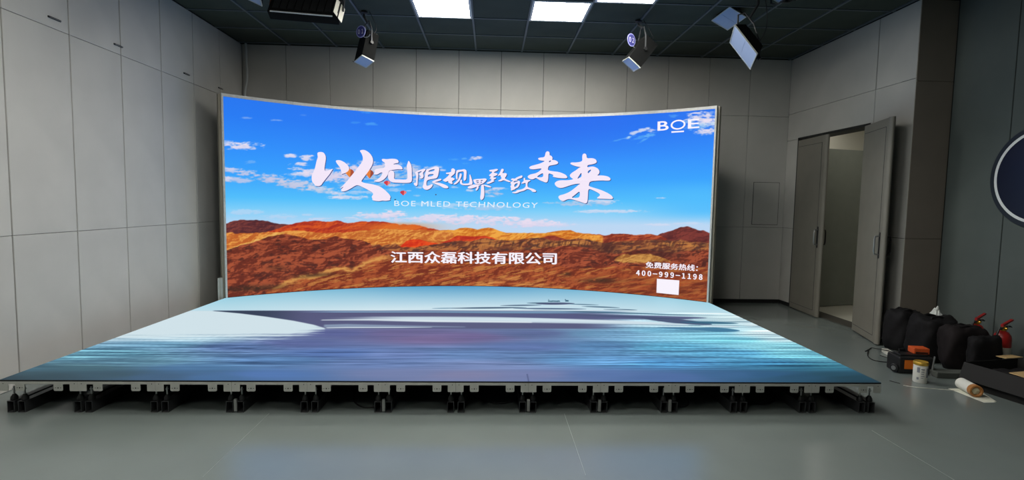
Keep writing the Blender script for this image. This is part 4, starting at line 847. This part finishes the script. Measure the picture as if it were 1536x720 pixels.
def extinguisher(x, y, label, rz):
    t = thing('fire_extinguisher', (x, y, 0), label, 'fire extinguisher', 'fire extinguishers by the right wall', rz=rz)
    red = mat('extinguisher_red', (150,28,26), .35, spec=.5); brass = mat('brass', (186,150,60), .35, metal=.9)
    MB().lathe([(.055, 0), (.064, .012), (.064, .31), (.058, .345), (.04, .372), (.02, .385)], 24).build('cylinder', red, t, True)
    MB().lathe([(.0645, .12), (.0645, .24)], 24, None, False).build('label_band', mat('extinguisher_label', (190,186,172), .5), t, True)
    MB().lathe([(.02, .383), (.022, .40), (.016, .41), (.016, .425)], 14).build('valve', brass, t, True)
    MB().lathe([(.012, 0), (.012, .014)], 12, Matrix.Translation((0, -.016, .405)) @ Matrix.Rotation(math.pi/2, 4, 'X')).build('gauge', brass, t, True)
    lv = MB().prism([(-.02, .42), (.12, .468), (.125, .476), (.118, .482), (-.02, .44)], .022, Matrix.Translation((0, -.011, 0))).build('lever', red, t)
    MB().prism([(-.03, .415), (.08, .425), (.11, .412), (.112, .404), (.075, .414), (-.03, .402)], .02, Matrix.Translation((0, -.01, 0))).build('carry_handle', m_black, t)
    MB().tube([(-.02, 0, .40), (-.06, 0, .40), (-.082, 0, .36), (-.08, 0, .22), (-.074, 0, .1)], .009, 8).build('hose', m_black, t, True)
    MB().tube([(-.074, 0, .1), (-.074, 0, .05)], [.009, .014], 8).build('nozzle', m_black, t, True)
    MB().tube([(.02, -.012, .43), (.03, -.02, .44), (.036, -.02, .425), (.026, -.02, .42)], .002, 5).build('pull_pin', m_steel, t, True)
soft_bag('equipment_bag', (4.63, .88, 0), (.29, .10, .36), 0, 'thin upright black bag squeezed between brownish bag and cardboard box', 23, m_bag, handles=False)
extinguisher(4.86, 1.21, 'red fire extinguisher with raised lever, nearer the black bag pile', .35)
extinguisher(4.86, .955, 'red fire extinguisher with raised lever, nearer the cardboard box', .3)

# open carton with dark contents
t = thing('cardboard_box', (4.54, .385, 0), 'open cardboard box with spread flaps at the right edge', 'box', rz=.2)
card = mat('cardboard', (190,160,112), .8, var=.06, scale=14); carddk = mat('shaded_card', (22,21,20), .75)  # carton sides near black, the shade they stand in put into the colour
bx, by, bh, th_ = .30, .29, .2, .005
for (x0, x1, y0, y1) in [(-bx, bx, -by, -by+th_), (-bx, bx, by-th_, by), (-bx, -bx+th_, -by+th_, by-th_), (bx-th_, bx, -by+th_, by-th_)]:
    MB().box(x0, x1, y0, y1, 0, bh).build('side_panel', carddk, t)
MB().box(-bx, bx, -by, by, 0, th_).build('base_panel', carddk, t)
MB().box(-bx, bx, 0, .26, 0, th_, Matrix.Translation((0, -by, bh)) @ Matrix.Rotation(.04, 4, 'X')).build('flap', card, t)
MB().box(.17, .36, 0, .08, 0, th_, Matrix.Translation((0, by, bh)) @ Matrix.Rotation(-.02, 4, 'X')).build('flap', card, t)
for s_ in (-1, 1):
    MB().box(min(0, s_*.14), max(0, s_*.14), -by, by, 0, th_, Matrix.Translation((s_*bx, 0, bh)) @ Matrix.Rotation(s_*1.25, 4, 'Y')).build('flap', carddk, t)
t = tag(link('dark_cloth', None, None, (4.54, .385, .006)), 'black cloth stuffed into the open cardboard box', 'cloth')
bm = bmesh.new(); bmesh.ops.create_grid(bm, x_segments=18, y_segments=16, size=1)
for v in bm.verts:
    zz_ = .10+.07*float(fbm(np.array([v.co.x*2.4]), np.array([v.co.y*2.4]), 77, 3)[0]); ed = max(abs(v.co.x), abs(v.co.y))
    v.co = Vector((v.co.x*.27, v.co.y*.26, zz_*(1 if ed < .97 else .02)))
me = bpy.data.meshes.new('fabric'); bm.to_mesh(me); bm.free(); me.materials.append(m_bag); me.polygons.foreach_set('use_smooth', [True]*len(me.polygons))
o = link('fabric', me, t); t.rotation_euler = (0, 0, .2)

# white can with gold lid
c = on_plane(1386, 575.5, 2, 0)
t = thing('paint_can', (c[0], c[1]+.045, 0), 'white paint can with golden lid and printed label', 'can')
MB().lathe([(.048, 0), (.051, .006), (.051, .155), (.048, .162)], 28).build('tin', mat('can_white', (205,205,198), .45), t, True)
MB().lathe([(.052, .15), (.054, .154), (.054, .172), (.05, .178), (.044, .173), (.0, .173)], 28).build('lid', mat('can_gold', (196,158,62), .35, metal=.5), t, True)
lb = MB()
for k_ in range(9):
    a0 = -2.35+k_*.0
v = []; f = []
def curved_patch(mb, a0, a1, z0, z1, r=.0516, n=6):
    v = []; 
    for a in np.linspace(a0, a1, n): v += [(r*math.cos(a), r*math.sin(a), z0), (r*math.cos(a), r*math.sin(a), z1)]
    mb.add(v, [(2*i, 2*i+2, 2*i+3, 2*i+1) for i in range(n-1)])
for (a0, a1, z0, z1) in [(-2.75, -2.35, .09, .135), (-2.2, -1.7, .115, .125), (-2.2, -1.75, .095, .102), (-2.2, -1.8, .078, .085), (-2.2, -1.7, .06, .066), (-2.2, -1.85, .045, .05), (-2.75, -2.45, .03, .05), (-1.4, -.9, .05, .13)]: curved_patch(lb, a0, a1, z0, z1)
lb.build('label_print', mat('can_print', (120,124,134), .5), t)
# black battery case with orange label, orange pack on top
c = on_plane(1358, 562, 2, 0)
t = thing('tool_case', (c[0]+.12, c[1]+.1, 0), 'black tool case with an orange label and round knob', 'tool case', rz=-.12)
MB().bbox(-.15, .15, -.09, .09, 0, .15, .015, 3).build('shell', m_black, t)
MB().box(-.105, -.03, -.0925, -.089, .045, .125).build('orange_label', mat('orange_label', (226,118,30), .5), t)
MB().bbox(-.12, .12, -.05, .05, .15, .165, .006, 2).build('top_plate', m_black, t)
MB().lathe([(.036, 0), (.036, .03), (.03, .036)], 18, Matrix.Translation((-.15, -.05, .045)) @ Matrix.Rotation(-math.pi/2, 4, 'Y') @ Matrix.Rotation(.5, 4, 'X')).build('knob', m_black, t, True)
MB().lathe([(.02, .037), (.018, .04)], 14, Matrix.Translation((-.15, -.05, .045)) @ Matrix.Rotation(-math.pi/2, 4, 'Y') @ Matrix.Rotation(.5, 4, 'X')).build('knob_ring', m_steel, t, True)
MB().tube([(-.1, 0, .16), (-.1, 0, .2), (-.06, 0, .205)], .008, 6).build('grip', m_black, t, True)
t = thing('battery_pack', (c[0]+.2, c[1]+.11, .165), 'orange battery pack lying on the black tool case', 'battery pack', rz=-.2)
MB().bbox(-.065, .065, -.05, .05, 0, .055, .008, 2).build('shell', mat('pack_orange', (200,84,36), .5), t)
MB().box(-.05, .05, -.052, -.049, .008, .02).build('contact_strip', m_black, t)
t = thing('steel_rod', (c[0]+.22, c[1]-.02, 0), 'short bright metal rod beside the orange battery pack', 'rod')
MB().tube([(0, 0, .008), (.0, .0, .012), (.02, 0, .17)], .007, 8).build('shaft', m_steel, t, True)
MB().lathe([(.012, 0), (.012, .01)], 10).build('end_cap', m_steel, t, True)
# power strip and its leads
a, b = on_plane(1327, 525, 2, .02), on_plane(1351, 541, 2, .02)
ang = math.atan2(b[1]-a[1], b[0]-a[0]); ln = math.hypot(b[0]-a[0], b[1]-a[1])
t = thing('power_strip', ((a[0]+b[0])/2, (a[1]+b[1])/2, 0), 'white power strip tangled in thin black leads', 'power strip', rz=ang)
MB().bbox(-ln/2, ln/2, -.03, .03, 0, .036, .006, 2).build('housing', mat('strip_white', (214,212,200), .45), t)
for k_ in range(4):
    MB().box(-ln/2+.05+k_*ln*.2, -ln/2+.08+k_*ln*.2, -.012, .012, .036, .0368).build('socket', mat('socket_grey', (120,120,116), .5), t)
MB().bbox(ln/2-.05, ln/2-.02, -.01, .01, .036, .042, .002, 1).build('switch', mat('orange_label', (226,118,30)), t)
def lead(pxs, label, z=.006, r=.004):
    pts_ = [tuple(on_plane(p[0], p[1], 2, z if len(p) < 3 else p[2])) for p in pxs]
    loop_cable('thin_lead', pts_, r, label, 'cable', group='black leads by the power strip')
lead([(1301,530), (1306,522), (1320,524,.03), (1335,527,.05), (1350,535,.03)], 'thin black lead arching over the white power strip')
lead([(1303,528), (1302,534), (1310,540), (1330,543), (1345,541), (1352,543)], 'thin black lead looping below the white power strip')
lead([(1320,533), (1330,536), (1342,538,.045), (1345,530,.05), (1335,524,.03), (1328,526)], 'thin black lead curled round the white power strip')
lead([(1298,527), (1303,524), (1307,523)], 'short stray black lead end near the open door')
lead([(1334.5,571), (1342,573), (1350,575.2)], 'short black wire lying left of the white can', r=.003)
pts_ = [tuple(on_plane(x, y, 2, .003)) for x, y in [(1355,578), (1375,581), (1400,583), (1425,585), (1440,586)]]
loop_cable('white_wire', pts_, .0028, 'thin pale wire on the floor between can and paper roll', 'wire', mat('wire_white', (206,206,196), .5))
# paper roll on loose sheets
a, b = on_plane(1441, 575, 2, .045), on_plane(1465, 588, 2, .045)
ax = Vector(b)-Vector(a); ln = ax.length; ang = math.atan2(ax.y, ax.x)
t = thing('paper_roll', ((a[0]+b[0])/2, (a[1]+b[1])/2, .0035), 'white paper roll with brown taped end lying on sheets', 'paper roll', rz=ang)
MX_ = Matrix.Translation((-ln/2, 0, .046)) @ Matrix.Rotation(math.pi/2, 4, 'Y')
MB().lathe([(.04, 0), (.045, .008), (.045, ln*.83)], 24, MX_).build('sheet_roll', mat('roll_white', (222,222,214), .6), t, True)
MB().lathe([(.046, ln*.8), (.046, ln), (.036, ln+.002), (.03, ln-.01), (.028, ln-.012), (0, ln-.012)], 24, MX_).build('brown_tape', mat('brown_tape', (166,112,58), .5, var=.15, scale=30), t, True)
MB().lathe([(.027, ln-.011), (.02, ln-.006), (0, ln-.004)], 16, MX_).build('core', mat('core_pale', (190,182,150), .6), t, True)
for i, (dx, dy, rz_, lab) in enumerate([(-.02, -.07, .3, 'lower loose paper sheet sticking out under the paper roll'), (.05, -.05, -.1, 'upper loose paper sheet directly under the paper roll')]):
    tag(MB().bbox(-.17, .13, -.05, .05, 0, .0015, .0005, 1).build('paper_sheet', mat('sheet_white', (206,206,192), .6), None, False, ((a[0]+b[0])/2+dx, (a[1]+b[1])/2+dy, .0002+.0017*i)), lab, 'paper')
    bpy.context.scene.collection.objects[-1].rotation_euler = (0, 0, ang+rz_)
# grey slab in front of the middle bag
c = on_plane(1432, 571, 2, 0)
tag(MB().bbox(-.2, .2, -.06, .06, 0, .05, .006, 2).build('foam_block', mat('grey_foam', (74,78,74), .9, bump=.2, bscale=80), None, False, (c[0]+.10, c[1]+.1, 0)), 'dark grey foam block on the floor before the black bags', 'foam block').rotation_euler = (0, 0, -.1)
